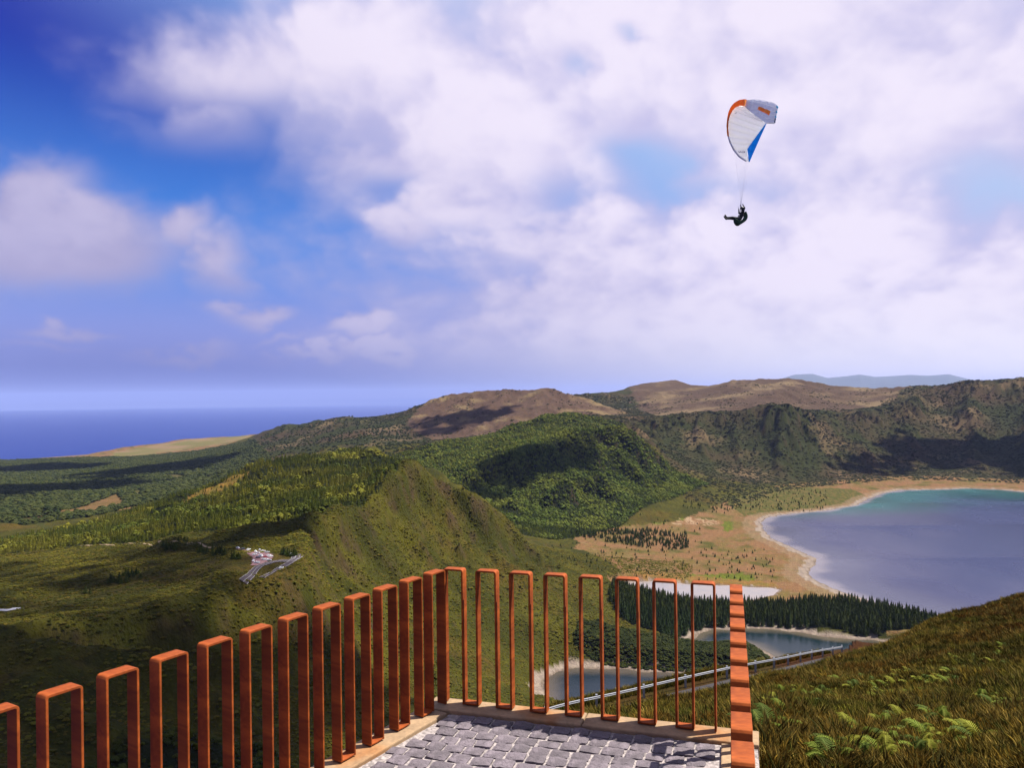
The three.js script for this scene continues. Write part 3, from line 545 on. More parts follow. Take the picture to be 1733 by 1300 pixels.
// ---------------------------------------------------------------- woods and scrub
const leafMat = (r, g, b) => new THREE.MeshPhysicalMaterial({ color: lin(r, g, b), roughness: .9, specularIntensity: .15 });
function coniferCrown(seed, tiers = 8, width = .17) {     // one metre tall, drooping ragged boughs
  const R = rng(seed), P = [], I = [];
  for (let t = 0; t < tiers; t++) {
    const f = t / tiers, y = .10 + .84 * f, rad = width * (1.12 - f) * (.8 + R() * .4), top = Math.min(1, y + .20 * (1 - f * .35)), n = 9, o = P.length / 3, ph = R() * 6.3;
    P.push((R() - .5) * .015, top, (R() - .5) * .015);
    for (let k = 0; k < n * 2; k++) { const a = ph + k / (n * 2) * 6.2832 + (R() - .5) * .2, q = k & 1 ? rad * (.30 + R() * .2) : rad * (.75 + R() * .5); P.push(Math.cos(a) * q, y - (k & 1 ? -.05 : .03 + R() * .05), Math.sin(a) * q); }
    for (let k = 0; k < n * 2; k++) I.push(o, o + 1 + (k + 1) % (n * 2), o + 1 + k);
  }
  return toCreasedNormals(geo(P, I), .6);
}
function trunkGeo(r, h) { const g = new THREE.CylinderGeometry(r * .35, r, h, 6, 3); g.translate(0, h / 2, 0); return g; }
function clumpGeo(seed, leaves, flat) {                   // a bush or a broad crown, one metre wide: leaf clumps through the volume
  const R = rng(seed), parts = [];
  for (let k = 0; k < leaves; k++) {
    const a = R() * 6.283, u = R() * 1.5 - .5, q = Math.cbrt(.35 + R() * .65) * .42, s = .16 + R() * .16, c = Math.sqrt(Math.max(0, 1 - u * u));
    const g = new THREE.IcosahedronGeometry(s, 0), p = g.attributes.position;
    for (let i = 0; i < p.count; i++) { const n = 1 + noise(p.getX(i) * 9 + k * 7, p.getZ(i) * 9 + p.getY(i) * 5) * .9; p.setXYZ(i, p.getX(i) * n, p.getY(i) * n * .8, p.getZ(i) * n); }
    g.translate(Math.cos(a) * c * q, Math.max(.02, (u * q + .3) * flat), Math.sin(a) * c * q);
    g.deleteAttribute('uv'); parts.push(g);
  }
  const g = mergeGeometries(parts); g.computeVertexNormals(); return g;
}
const woods = [];
function scatter(A, spacing, seed, put, keep = () => true) {
  const R = rng(seed);
  for (let x = A.x0; x < A.x1; x += spacing) for (let z = A.z0; z < A.z1; z += spacing) {
    const X = x + (R() - .5) * spacing * 1.1, Zz = z + (R() - .5) * spacing * 1.1, r1 = R(), r2 = R(), r3 = R();
    if (Math.abs(Math.atan2(X, -Zz)) > .66 || !inside(A, X, Zz) || !keep(X, Zz, r1)) continue;
    put(X, Zz, r1, r2, r3);
  }
}
function instanced(name, g, mat, list, label, category) {
  const o = new THREE.InstancedMesh(g, mat, list.length), m = new THREE.Matrix4(), q = new THREE.Quaternion(), e = new THREE.Euler(), s = new THREE.Vector3(), p = new THREE.Vector3(), c = new THREE.Color();
  list.forEach((d, k) => { e.set(d.tx ?? 0, d.turn, d.tz ?? 0); q.setFromEuler(e); m.compose(p.set(d.x, d.y, d.z), q, s.set(d.w, d.h, d.w)); o.setMatrixAt(k, m); o.setColorAt(k, c.setRGB(d.c[0] * .54, d.c[1] * .53, d.c[2] * .30)); });
  o.name = numbered(name); o.castShadow = o.receiveShadow = true; o.userData.kind = 'stuff'; tag(o, label, category); scene.add(o); return o;
}
const tint = (a, b, t, v) => { const c = mix3(a, b, t); return [c[0] * v, c[1] * v, c[2] * v]; };
const crowns = [1, 2, 3].map((k) => coniferCrown(k * 31)), wide = [4, 5].map((k) => coniferCrown(k * 17, 7, .24)), bushes = [6, 7, 8].map((k) => clumpGeo(k * 13, 16, .8)), broad = [9, 10].map((k) => clumpGeo(k * 29, 22, 1.15));
const white = new THREE.MeshPhysicalMaterial({ color: 0xffffff, roughness: .9, specularIntensity: .15 });
const needle = (r1, r2) => tint([.024, .042, .013], [.052, .066, .018], r1, .8 + r2 * .5);
{
  // wood on the ridge behind the bright hill
  const A = [[], [], []], B = [[], []];
  const putC = (lo, hi, wid, col) => (x, z, a, b, c) => { const h = lo + (hi - lo) * a * a, k = Math.floor(b * 2.999); A[k].push({ x, y: height(x, z) - .4, z, h, w: h * wid * (.8 + c * .5), turn: b * 40, c: col(x, z, c, a) }); };
  const sunny = (x, z, c, a) => { const n = smooth(-.15, .25, fbm(x / 110, z / 110, 3)); return tint(tint([.042, .062, .014], [.140, .132, .026], n, 1), [.12, .125, .022], c * .5, .65 + a * .75); };
  scatter(Z.ridgeWood, 6.2, 21, putC(7, 15, 1.25, sunny), (x, z, r) => !inside(Z.clearing, x, z) || r < .25);
  scatter(Z.darkHill, 5.2, 22, putC(6, 12, 1.35, (x, z, c, a) => tint([.052, .082, .020], [.130, .142, .030], smooth(-.1, .3, fbm(x / 140, z / 140, 3)) * .55 + c * .45, .7 + a * .7)));
  scatter(Z.spur, 6.4, 23, putC(6, 12, 1.5, (x, z, c, a) => tint([.052, .082, .020], [.125, .135, .030], c, .8 + a * .5)));
  const lumps = [[], []];                       // broad crowns among the conifers
  A.forEach((l, k) => { A[k] = l.filter((d, q) => { const hill = d.z < -1990, broadHere = fbm(d.x / 70, d.z / 70, 3) + (hill ? .22 : -.12) > ((q * 7919) % 97) / 97 * .5 - .12; if (broadHere) { d.h *= .45 + ((q * 5303) % 89) / 89 * .55; d.w = d.h * (.85 + ((q * 3571) % 61) / 61 * .35); lumps[q & 1].push(d); } return !broadHere; }); });
  lumps.forEach((l, k) => instanced('broadleaf_wood', broad[k], white, l, ['round crowned trees mixed into the wood on ridge and hills', 'rounded tree crowns among the conifers of the hills'][k], 'wood'));
  A.forEach((l, k) => instanced('conifer_wood', crowns[k], white, l, ['dense conifer wood covering the ridge and the hills beyond it', 'conifer wood mixed in with the rest on the ridge and hills', 'tall conifers mixed in with the wood on ridge and hills'][k], 'wood'));
  const fieldKeys = ['bigField', 'field2', 'field3', 'greenField', 'meadow', 'meadow2', 'pale1', 'pale2', 'pale3', 'pasture'];
  const putB = (lo, hi, wid) => (x, z, a, b, c) => { const h = lo + (hi - lo) * a * a, w = h * wid * (.8 + c * .5); B[b < .5 ? 0 : 1].push({ x, y: height(x, z) - h * .1, z, h, w, turn: b * 40, c: tint([.020, .032, .014], [.052, .060, .022], c, .8 + a * .5) }); };
  scatter(Z.coastWood, 13, 24, putB(7, 15, 1.3), (x, z) => !fieldKeys.some((k) => inside(Z[k], x, z)));
  scatter(Z.midSlope, 19, 25, putB(6, 12, 1.4), (x, z, r) => r < .5 + fbm(x / 160, z / 160, 3));
  B.forEach((l, k) => instanced('broadleaf_wood', broad[k], white, l, ['dark broadleaf wood on the plain towards the sea', 'broadleaf trees mixed in with the dark coastal wood'][k], 'wood'));
}
{
  // scrub on the open slopes: low bushes, thick and thin
  const S = [[], [], []];
  const open = { x0: -900, x1: 420, z0: -1700, z1: -225 }, R = rng(31), dry = (x, z) => fbm(x / 120 + 4, z / 120, 4);
  for (let x = open.x0; x < open.x1; x += 2.3) for (let z = open.z0; z < open.z1; z += 2.3) {
    const X = x + (R() - .5) * 3, Y = z + (R() - .5) * 3, a = R(), b = R(), c = R(), th = Math.atan2(X, -Y), r = Math.hypot(X, Y);
    if (th < -.64 || th > .22 || r > 1700 || r < 225) continue;
    if (a > .55 + dry(X, Y) * .5 + noise(X / 13, Y / 13) * .9 + noise(X / 37, Y / 37) * .5) continue;
    if (inside(Z.ridgeWood, X, Y) || inside(Z.peninsula, X, Y) || inside(Z.darkHill, X, Y)) continue;
    const p = at(440, 945, 725); if (Math.hypot(X - p[0], Y - p[2]) < 34) continue;
    const h = height(X, Y); if (shore < 20 || h < LAKE + 4) continue;
    const low = inside(Z.lowWood, X, Y), w = low ? 2.2 + 2.4 * b * b : .8 + 2.7 * b * b * b * b + .8 * c, d = dry(X + 40, Y) + (b - .5) * .35;
    const col = low ? tint([.034, .048, .012], [.075, .085, .018], c, .8 + .4 * a) : tint(tint([.030, .044, .010], [.125, .122, .020], smooth(-.25, .3, d), 1), [.15, .10, .026], c * c * .6, .75 + .5 * a);
    S[Math.floor(a * 97) % 3].push({ x: X, y: h - w * .06, z: Y, h: w * (low ? 1.1 : .62), w, turn: c * 40, c: col });
  }
  // the low tip between the bays
  scatter(Z.tip, 4.2, 33, (x, z, a, b, c) => { const h = height(x, z); if (shore > 6) S[b < .5 ? 0 : 1].push({ x, y: h - .2, z, h: 3 + 2.5 * a, w: 4 + 3 * c, turn: b * 40, c: tint([.016, .026, .009], [.036, .044, .012], c, 1) }); });
  S.forEach((l, k) => instanced('scrub', bushes[k], white, l, ['low green scrub over the slopes below the lookout', 'dark low bushes mixed into the scrub of the slopes', 'dry brownish bushes mixed into the scrub of the slopes'][k], 'scrub'));
}
{
  // the wood between the lake and its bays: the front rows tree by tree
  const all = [];
  scatter(Z.peninsula, 5.6, 41, (x, z, a, b, c) => { const y = height(x, z); if (shore > 9) all.push({ x, y: y - .3, z, h: 11 + 10 * a, w: (11 + 10 * a) * (1.1 + .6 * c), turn: b * 40, c: needle(c, a), k: Math.floor(b * 2.999), r: Math.hypot(x, z) }); });
  all.sort((p, q) => p.r - q.r);
  const trunkMat = new THREE.MeshStandardMaterial({ color: lin(.07, .05, .035), roughness: 1 }), tg = trunkGeo(.018, .5);
  const tones = [.75, 1, 1.3].map((v) => leafMat(.018 * v, .030 * v, .007 * v));
  const protos = crowns.map((g, k) => { const o = new THREE.Group(); const t = new THREE.Mesh(tg, trunkMat); t.name = 'trunk'; const c = new THREE.Mesh(g, tones[k]); c.name = 'crown'; for (const q of [t, c]) { q.castShadow = q.receiveShadow = true; o.add(q); } return o; });
  all.slice(0, 300).forEach((d) => { const o = protos[d.k].clone(); o.name = numbered('conifer_tree'); o.position.set(d.x, d.y, d.z); o.rotation.y = d.turn; o.scale.set(d.w, d.h, d.w); tag(o, 'dark conifer in the front of the wood by the small bay', 'tree', 'conifers along the shore of the small bay'); scene.add(o); });
  const rest = all.slice(300), R = rng(43);
  const solo = (px, py, h) => { const p = onLevel(px, py, LAKE + 2), y = height(p[0], p[2]); if (shore > 8) rest.push({ x: p[0], y: y - .3, z: p[2], h, w: h * (1.3 + R() * .7), turn: R() * 6, c: needle(R(), R()) }); };
  for (let k = 0; k < 330; k++) { const px = 930 + R() * 380, py = 885 + R() * 100; if (px > 1190 && py < 930) continue; solo(px, py, 4 + 5 * R()); }
  for (let k = 0; k < 260; k++) { const px = 1230 + R() * 170, py = 832 + R() * 34; solo(px, py, 4 + 6 * R()); }
  for (const [A, s] of [[Z.plainTrees, 10], [Z.plainTrees2, 9]]) scatter(A, s, 44, (x, z, a, b, c) => { if (fbm(x / 50, z / 50, 2) > -.08) rest.push({ x, y: height(x, z) - .3, z, h: 7 + 7 * a, w: (7 + 7 * a) * 1.5, turn: b * 40, c: needle(c, a) }); });
  for (let k = 0; k < 40; k++) solo(1150 + R() * 90 + k * .2, 862 + R() * 6 + (k % 7), 7 + 4 * R());
  instanced('conifer_wood', crowns[1], white, rest, 'conifers of the lakeside wood and scattered over the brown flats', 'wood');
  // a few dark trees along the spur
  const few = [];
  for (const [px, py, n, s] of [[285, 928, 16, 14], [200, 985, 14, 16], [225, 975, 14, 16], [150, 1005, 3, 6], [345, 935, 12, 16], [372, 938, 14, 12], [400, 945, 10, 8], [310, 915, 6, 10], [495, 940, 12, 8], [480, 938, 8, 6]]) for (let k = 0; k < n; k++) { const p = hit(px + (R() - .5) * s * 2, py + (R() - .5) * s * .5); if (p) few.push({ x: p[0], y: p[1] - .3, z: p[2], h: 4 + 5 * R(), w: 7 + 5 * R(), turn: R() * 6, c: needle(R(), R()) }); }
  instanced('conifer_wood', wide[0], white, few, 'small groups of dark conifers along the spur by the car park', 'wood');
}
{
  // scrub and low trees on the steep far slopes
  const S = [[], []], R = rng(55);
  for (let k = 0; k < 110000; k++) {
    const th = mix(-.22, .66, R()), r = Math.sqrt(mix(2500 ** 2, 5600 ** 2, R())), x = Math.sin(th) * r, z = -Math.cos(th) * r, a = R(), b = R(), c = R();
    if (fbm(x / 190, z / 190, 4) + .12 < (a - .5) * .5 || inside(Z.spur, x, z) || inside(Z.darkHill, x, z) || inside(Z.midSlope, x, z)) continue;
    const h = height(x, z); if (h < LAKE + 9 || shore < 40 || (a < .8 && (inside(Z.bareHill, x, z) || inside(Z.plateau, x, z)))) continue;
    const s = 3 + 6 * b * b; S[k & 1].push({ x, y: h - s * .12, z, h: s * .7, w: s * 1.4, turn: c * 30, c: tint([.022, .032, .014], [.050, .046, .026], c, .8 + .4 * a) });
  }
  S.forEach((l, k) => instanced('scrub', bushes[k], white, l, ['dark scrub on the steep wall and hills beyond the lake', 'brownish scrub mixed in on the wall and hills beyond the lake'][k], 'scrub'));
}

// ---------------------------------------------------------------- lookout: paving, kerbs, railings of rusty flat bar
const rustMap = tileTexture(512, (x, y, per) => { const a = per(x, y, 4, 6), b = per(x, y, 40, 3, 5), c = per(x, y, 9, 4, 70); const t = clamp(.5 + a * .9 + b * .35); const st = smooth(.1, .6, per(x * 1, y, 3, 5, 44)); return [mix(.39, .56, t) + c * .08 - st * .08, mix(.17, .275, t) + c * .055 - st * .045, mix(.055, .10, t) + c * .02]; }, true);
const rustBump = tileTexture(256, (x, y, per) => { const v = .5 + per(x, y, 32, 3) * .5; return [v, v, v]; }, false);
const rust = new THREE.MeshPhysicalMaterial({ map: rustMap, roughness: .75, specularIntensity: .35, bumpMap: rustBump, bumpScale: .0012 });
function flatBar(path, t, w) {                // a flat bar bent along a path in the (x, y) plane, w wide across it
  const n = path.length, P = [], I = [], U = []; let s = 0;
  for (let k = 0; k < n; k++) {
    const a = path[Math.max(k - 1, 0)], b = path[Math.min(k + 1, n - 1)], dx = b[0] - a[0], dy = b[1] - a[1], l = Math.hypot(dx, dy), nx = -dy / l * t / 2, ny = dx / l * t / 2;
    if (k) s += Math.hypot(path[k][0] - path[k - 1][0], path[k][1] - path[k - 1][1]);
    const e = .0018, ring = [[1, w / 2 - e], [1 - e * 2 / t, w / 2], [-1 + e * 2 / t, w / 2], [-1, w / 2 - e], [-1, -w / 2 + e], [-1 + e * 2 / t, -w / 2], [1 - e * 2 / t, -w / 2], [1, -w / 2 + e]];
    ring.forEach(([o, z], q) => { P.push(path[k][0] + nx * o, path[k][1] + ny * o, z); U.push(s * 2.2, [0, .01, .03, .04, .19, .2, .22, .23][q] * 1.0 + z * 2); });
    if (k) for (let q = 0; q < 8; q++) { const A = (k - 1) * 8 + q, B = (k - 1) * 8 + (q + 1) % 8; I.push(A, B, A + 8, B, B + 8, A + 8); }
  }
  const capA = [], capB = []; for (let q = 1; q < 7; q++) { capA.push(0, q + 1, q); capB.push((n - 1) * 8, (n - 1) * 8 + q, (n - 1) * 8 + q + 1); }
  I.push(...capA, ...capB);
  return toCreasedNormals(geo(P, I, { uv: U }), .7);
}
const HIGH = .868, THICK = .012, WIDE = .07;
function hoopPath(w) { const r = .012, p = [[0, .004], [0, HIGH * .5], [0, HIGH - r]]; for (let k = 1; k <= 5; k++) { const a = k / 5 * Math.PI / 2; p.push([r - Math.cos(a) * r, HIGH - r + Math.sin(a) * r]); } for (let k = 0; k <= 5; k++) { const a = k / 5 * Math.PI / 2; p.push([w - r + Math.sin(a) * r, HIGH - r + Math.cos(a) * r]); } p.push([w, HIGH * .5], [w, .004]); return p; }
function railing(c, d, pitch, hoop, count, label, flip) {
  const o = group('railing', c[0], .016, c[1], Math.atan2(-d[1], d[0]));
  tag(o, label, 'railing', 'rusty flat bar railings round the lookout');
  const g = flatBar(hoopPath(hoop), THICK, WIDE), f = flatBar([[hoop - THICK * .5 - .0005, .012], [hoop + .03, .0075], [pitch - .03, .0075], [pitch + THICK * .5 + .0005, .012]], .010, WIDE - .002);
  for (let k = 0; k < count; k++) {
    const h = mesh('hoop', g, rust, o); h.position.x = k * pitch + (flip ? .012 : 0);
    if (k + 1 < count) { const b = mesh('foot_bar', f, rust, o); b.position.x = k * pitch + (flip ? .012 : 0); }
  }
  return o;
}
railing(C1, D1, .238, .134, 12, 'rusty steel railing running down along the left edge of the cobbles', true);
railing([C1[0] + .02, C1[1] - .035], D2, .2254, .128, 8, 'rusty steel railing across the front edge of the cobbles', false);
railing([C3[0] + .01, C3[1] - .03], D3, .243, .15, 14, 'rusty steel railing seen end on beside the grassy slope', false);
// kerbs of pale concrete under the railings
const concreteMap = tileTexture(512, (x, y, per) => { const a = per(x, y, 6, 6), b = per(x, y, 64, 2, 3), c = smooth(.05, .5, per(x, y, 3, 4, 90)); const v = .66 + a * .14 + b * .08; return [v * .76, v * (.63 - c * .12), v * (.48 - c * .2)]; }, true);
const concreteBump = tileTexture(256, (x, y, per) => { const v = .5 + per(x, y, 48, 3) * .5; return [v, v, v]; }, false);
const concrete = new THREE.MeshStandardMaterial({ map: concreteMap, roughness: .9, bumpMap: concreteBump, bumpScale: .002 });
function uvBox(w, h, d, bevel = .008) {
  const s = new THREE.Shape(); s.moveTo(0, -d / 2); s.lineTo(w, -d / 2); s.lineTo(w, d / 2); s.lineTo(0, d / 2); s.closePath();
  const g = new THREE.ExtrudeGeometry(s, { depth: h - bevel * 2, bevelEnabled: true, bevelThickness: bevel, bevelSize: bevel, bevelOffset: -bevel, bevelSegments: 2 });
  g.rotateX(Math.PI / 2); g.translate(0, -bevel, 0);       // top at y = 0, runs along +x
  const p = g.attributes.position, u = g.attributes.uv; for (let i = 0; i < p.count; i++) u.setXY(i, p.getX(i) * .9 + p.getY(i), p.getZ(i) * .9 + p.getY(i));
  return g;
}
function kerb(c, d, from, to, wid, shift) {
  const L = to - from, n = Math.round(L / .95), l = L / n, o = group('kerb', c[0], .012, c[1], Math.atan2(-d[1], d[0])); o.userData.kind = 'structure';
  for (let k = 0; k < n; k++) { const b = mesh('kerb_stone', uvBox(l - .006, .7, wid), concrete, o); b.position.set(from + k * l + .003, 0, shift); }
}
kerb(C1, D1, .10, 3.1, .20, -.008); kerb(C1, D2, -.10, 1.96, .20, -.01); kerb(C3, D3, .11, 3.6, .18, .0);
// setts
const settMap = tileTexture(512, (x, y, per) => { const a = per(x, y, 8, 6), b = per(x, y, 90, 2, 3), v = .58 + a * .15 + b * .16; return [v * 1.0, v * .955, v * 1.0]; }, true);
const settBump = tileTexture(512, (x, y, per) => { const v = .5 + per(x, y, 20, 5) * .5; return [v, v, v]; }, false);
const settMats = [.82, .94, 1.06, 1.16].map((v) => new THREE.MeshStandardMaterial({ map: settMap, color: lin(.31 * v, .285 * v, .30 * v), roughness: .88, bumpMap: settBump, bumpScale: .006 }));
{
  const R = rng(9), variants = [];
  for (let v = 0; v < 8; v++) {               // a cleft granite cube: uneven top, rounded ragged edge
    const n = 5, P = [], I = [], U = [], o = v * 11.3;
    for (let j = 0; j <= n; j++) for (let i = 0; i <= n; i++) {
      let x = i / n - .5, z = j / n - .5; const e = Math.max(Math.abs(x), Math.abs(z)) * 2, rim = e > .99;
      const nx = noise(x * 3 + o, z * 3 + 5) * .10, nz = noise(x * 3 + o + 40, z * 3) * .10;
      const cr = rim && Math.abs(Math.abs(x) - Math.abs(z)) < .05 ? .95 : 1;
      P.push((x * (rim ? 1 : .96) + nx * .6) * cr, (rim ? -.10 : 0) + noise(x * 2.5 + o, z * 2.5 + 70) * .16 + (x * Math.sin(o) + z * Math.cos(o)) * .06, (z * (rim ? 1 : .96) + nz * .6) * cr);
      U.push(x * .35 + v * .37, z * .35 + v * .21);
      if (i < n && j < n) { const q = j * (n + 1) + i; I.push(q, q + n + 1, q + 1, q + 1, q + n + 1, q + n + 2); }
    }
    const ringI = []; for (let i = 0; i < n; i++) ringI.push(i); for (let j = 0; j < n; j++) ringI.push(j * (n + 1) + n); for (let i = n; i > 0; i--) ringI.push(n * (n + 1) + i); for (let j = n; j > 0; j--) ringI.push(j * (n + 1));
    const b = P.length / 3; ringI.forEach((q) => { P.push(P[q * 3] * .95, -.75, P[q * 3 + 2] * .95); U.push(U[q * 2] + .05, U[q * 2 + 1] + .05); });
    ringI.forEach((q, k) => { const k2 = (k + 1) % ringI.length; I.push(q, ringI[k2], b + k, ringI[k2], b + k2, b + k); });
    variants.push(toCreasedNormals(geo(P, I, { uv: U }), .55));
  }
  const bedMap = tileTexture(256, (x, y, per) => { const v = .50 + per(x, y, 24, 4) * .2; return [v, v * .94, v * .93]; }, true);
  const edge = (c, d, s, n) => off(c, d, s, n);
  const poly = [edge(C1, D1, .06, .10), edge(C1, D1, 5, .10), [-1.0, 2], [1.2, 2], edge(C3, D3, 6.5, .11), edge(C3, D3, .1, .11)];
  const c2 = edge(C1, D2, 0, -.10);            // inner edge of the front kerb
  const s = new THREE.Shape(); poly.forEach(([x, z], k) => k ? s.lineTo(x, -z) : s.moveTo(x, -z)); s.closePath();
  const bg = new THREE.ExtrudeGeometry(s, { depth: .45, bevelEnabled: false }); bg.rotateX(-Math.PI / 2); bg.translate(0, -.45 - .013, 0);
  const p = bg.attributes.position, u = bg.attributes.uv; for (let i = 0; i < p.count; i++) u.setXY(i, p.getX(i) * 3, p.getZ(i) * 3 + p.getY(i));
  const bed = structure('paving', bg, new THREE.MeshStandardMaterial({ map: bedMap, roughness: 1, bumpMap: settBump, bumpScale: .006 }));
  const A = { p: poly.map(([x, z]) => [x, 0, z]), x0: -4, x1: 4, z0: -7, z1: 3 }, list = [];
  let row = 0;
  for (let n = .05; n < 4.8; n += .104 + (R() - .5) * .004, row++) for (let q = -1.2 - (row % 2) * .055 + R() * .03; q < 3.4;) {
    const w = .092 + R() * .030; q += w / 2 + .006;
    const [x, z] = [c2[0] + D2[0] * q - D2[1] * n, c2[1] + D2[1] * q + D2[0] * n], wob = (R() - .5) * .012; q += w / 2 + .006;
    const inner = off(C1, D1, 0, 0), dl = (x - inner[0]) * D1[1] - (z - inner[1]) * D1[0], dr = (x - C3[0]) * D3[1] - (z - C3[1]) * D3[0];
    if (dl < .15 || dr > -.145 || z > .6) { R(); R(); continue; }
    list.push({ x, z: z + wob, w: w * .985, d: .098 + (R() - .5) * .008, v: Math.floor(R() * 8), m: Math.floor(R() * 4), t: (R() - .5) * .10 - Math.atan2(D2[1], D2[0]), y: (R() - .5) * .008, f: Math.hypot(x, z) });
  }
  list.sort((a, b) => b.f - a.f);
  const rest = settMats.map(() => []);
  list.forEach((e, k) => {
    const m = new THREE.Matrix4().compose(new THREE.Vector3(e.x, e.y, e.z), new THREE.Quaternion().setFromEuler(new THREE.Euler((e.v - 3.5) * .006, e.t, (e.m - 1.5) * .014)), new THREE.Vector3(e.w, .06, e.d));
    if (k < 300) { const o = mesh('sett', variants[e.v], settMats[e.m], bed); m.decompose(o.position, o.quaternion, o.scale); } else rest[e.m].push(variants[e.v].clone().applyMatrix4(m));
  });
  rest.forEach((l, k) => { if (l.length) { const o = mesh('setts_underfoot', mergeGeometries(l), settMats[k], bed); o.userData.kind = 'stuff'; } });
}
// ---------------------------------------------------------------- grass, heath and ferns on the shoulder
const onPlatform = (x, z) => { const dl = (x - C1[0]) * D1[1] - (z - C1[1]) * D1[0], df = (x - C1[0]) * D2[1] - (z - C1[1]) * D2[0], dr = (x - C3[0]) * D3[1] - (z - C3[1]) * D3[0]; return dl > -.2 && df < .17 && dr < .14; };
{
  const tuft = (seed, blades, lean) => {
    const R = rng(seed), P = [], I = [];
    for (let k = 0; k < blades; k++) {
      const a = R() * 6.283, q = Math.sqrt(R()) * .32, bx = Math.cos(a) * q, bz = Math.sin(a) * q, h = .45 + R() * .6, w = .020 + R() * .016, t = R() * 6.283, lx = (R() - .5) * .5 + bx * .6 - lean, lz = (R() - .5) * .5 + bz * .6, o = P.length / 3, cx = Math.cos(t) * w, cz = Math.sin(t) * w;
      P.push(bx - cx, -.05, bz - cz, bx + cx, -.05, bz + cz, bx + lx * .35 - cx * .8, h * .6, bz + lz * .35 - cz * .8, bx + lx * .35 + cx * .8, h * .6, bz + lz * .35 + cz * .8, bx + lx, h, bz + lz);
      I.push(o, o + 1, o + 2, o + 1, o + 3, o + 2, o + 2, o + 3, o + 4);
    }
    return geo(P, I);
  };
  const tufts = [tuft(1, 16, .15), tuft(2, 13, .22), tuft(3, 20, .1)], T = [[], [], []], R = rng(61);
  for (let k = 0; k < 430000; k++) {
    const r = 4.2 * Math.pow(76 / 4.2, Math.pow(R(), .72)), th = mix(.0, .70, R()), x = Math.sin(th) * r, z = -Math.cos(th) * r, a = R(), b = R(), c = R();
    if (onPlatform(x, z)) continue;
    if (r > 24) { const d = roadSide(x, z)[0]; if (d > -.6 && d < 5) continue; }
    const y = height(x, z), n = fbm(x / 5.5, z / 5.5, 4), red = smooth(.05, .4, fbm(x / 7 + 31, z / 7, 3) + .012 * (x - 3)), gr = smooth(-.02, .3, fbm(x / 4 + 90, z / 4, 3));
    let col = mix3([.27, .165, .036], [.150, .135, .022], smooth(-.2, .2, n)); col = mix3(col, [.21, .070, .022], red * .75); col = mix3(col, [.130, .155, .022], gr * .85); col = mix3(col, [.30, .22, .09], c * c * c); col = mix3(col, [.05, .065, .016], smooth(.55, .9, R()));
    const s = (.06 + .085 * a * a) * Math.pow(r / 7, .45);
    T[k % 3].push({ x, y, z, h: s * (.75 + .5 * b), w: s * 1.15, turn: c * 12 - 6, tx: (b - .5) * .7, tz: .1 + (a - .5) * .7, c: [col[0] * (.28 + 1.9 * b * b * b), col[1] * (.28 + 1.9 * b * b * b), col[2] * (.28 + 1.9 * b * b * b)] });
  }
  T.forEach((l, k) => instanced('grass', tufts[k], white, l, ['dry golden grass over the shoulder below the railing', 'brown grass blades mixed through the grass on the shoulder', 'greener grass blades mixed through the grass on the shoulder'][k], 'grass'));
  const H = [[], []];
  for (let k = 0; k < 16000; k++) {
    const r = 4.6 * Math.pow(70 / 4.6, Math.pow(R(), .7)), th = mix(.03, .70, R()), x = Math.sin(th) * r, z = -Math.cos(th) * r, a = R(), b = R(), c = R();
    if (onPlatform(x, z) || fbm(x / 3 + 12, z / 3, 3) < .02 + .1 * a) continue;
    if (r > 24) { const d = roadSide(x, z)[0]; if (d > -1 && d < 5.3) continue; }
    const s = (.16 + .25 * b * b) * Math.pow(r / 8, .35); H[k & 1].push({ x, y: height(x, z) - s * .1, z, h: s * .62, w: s * 1.1, turn: c * 12, c: tint([.050, .050, .016], [.13, .08, .022], c, 1) });
  }
  const sprig = [tuft(11, 34, 0), tuft(12, 30, .05)];
  H.forEach((l, k) => instanced('heath', sprig[k], white, l, ['dark cushions of heath among the grass of the shoulder', 'brownish cushions of heath among the grass of the shoulder'][k], 'heath'));
}
function frond(seed) {                         // one metre long, arching along +x
  const R = rng(seed), P = [], I = [], n = 19, arch = (t) => [t * .92, .62 * Math.sin(t * 1.9) * .8 - t * t * .12, Math.sin(t * 2 + seed) * .03];
  const tri = (...v) => { const o = P.length / 3; v.forEach((q) => P.push(...q)); for (let k = 1; k + 1 < v.length; k++) I.push(o, o + k, o + k + 1); };
  for (let k = 0; k < n; k++) {
    const t = .12 + .86 * k / n, p = arch(t), q = arch(Math.min(1, t + .05)), dx = q[0] - p[0], dy = q[1] - p[1], l = Math.hypot(dx, dy), ux = dx / l, uy = dy / l;
    const len = .25 * Math.sin(Math.min(1, t * 1.25 + .08) * 2.6) * (.9 + R() * .2) + .02, w = .013;
    for (const s of [-1, 1]) {
      const f = .35 + R() * .15, droop = -.16 * len, e = [p[0] + ux * len * f, p[1] + uy * len * f + droop, p[2] + s * len], m = [p[0] + ux * len * f * .5, p[1] + uy * len * f * .5 + .015, p[2] + s * len * .5];
      tri([p[0] - ux * w * .6, p[1] - uy * w * .6, p[2]], [p[0] + ux * w, p[1] + uy * w, p[2]], [m[0] + ux * w, m[1] + uy * w, m[2]], e, [m[0] - ux * w, m[1] - uy * w, m[2]]);
    }
  }
  for (let k = 0; k < 12; k++) { const a = arch(k / 12), b = arch((k + 1) / 12), w = .008 * (1.2 - k / 12); tri([a[0], a[1], a[2] - w], [a[0], a[1], a[2] + w], [b[0], b[1], b[2] + w], [b[0], b[1], b[2] - w]); }
  return geo(P, I);
}
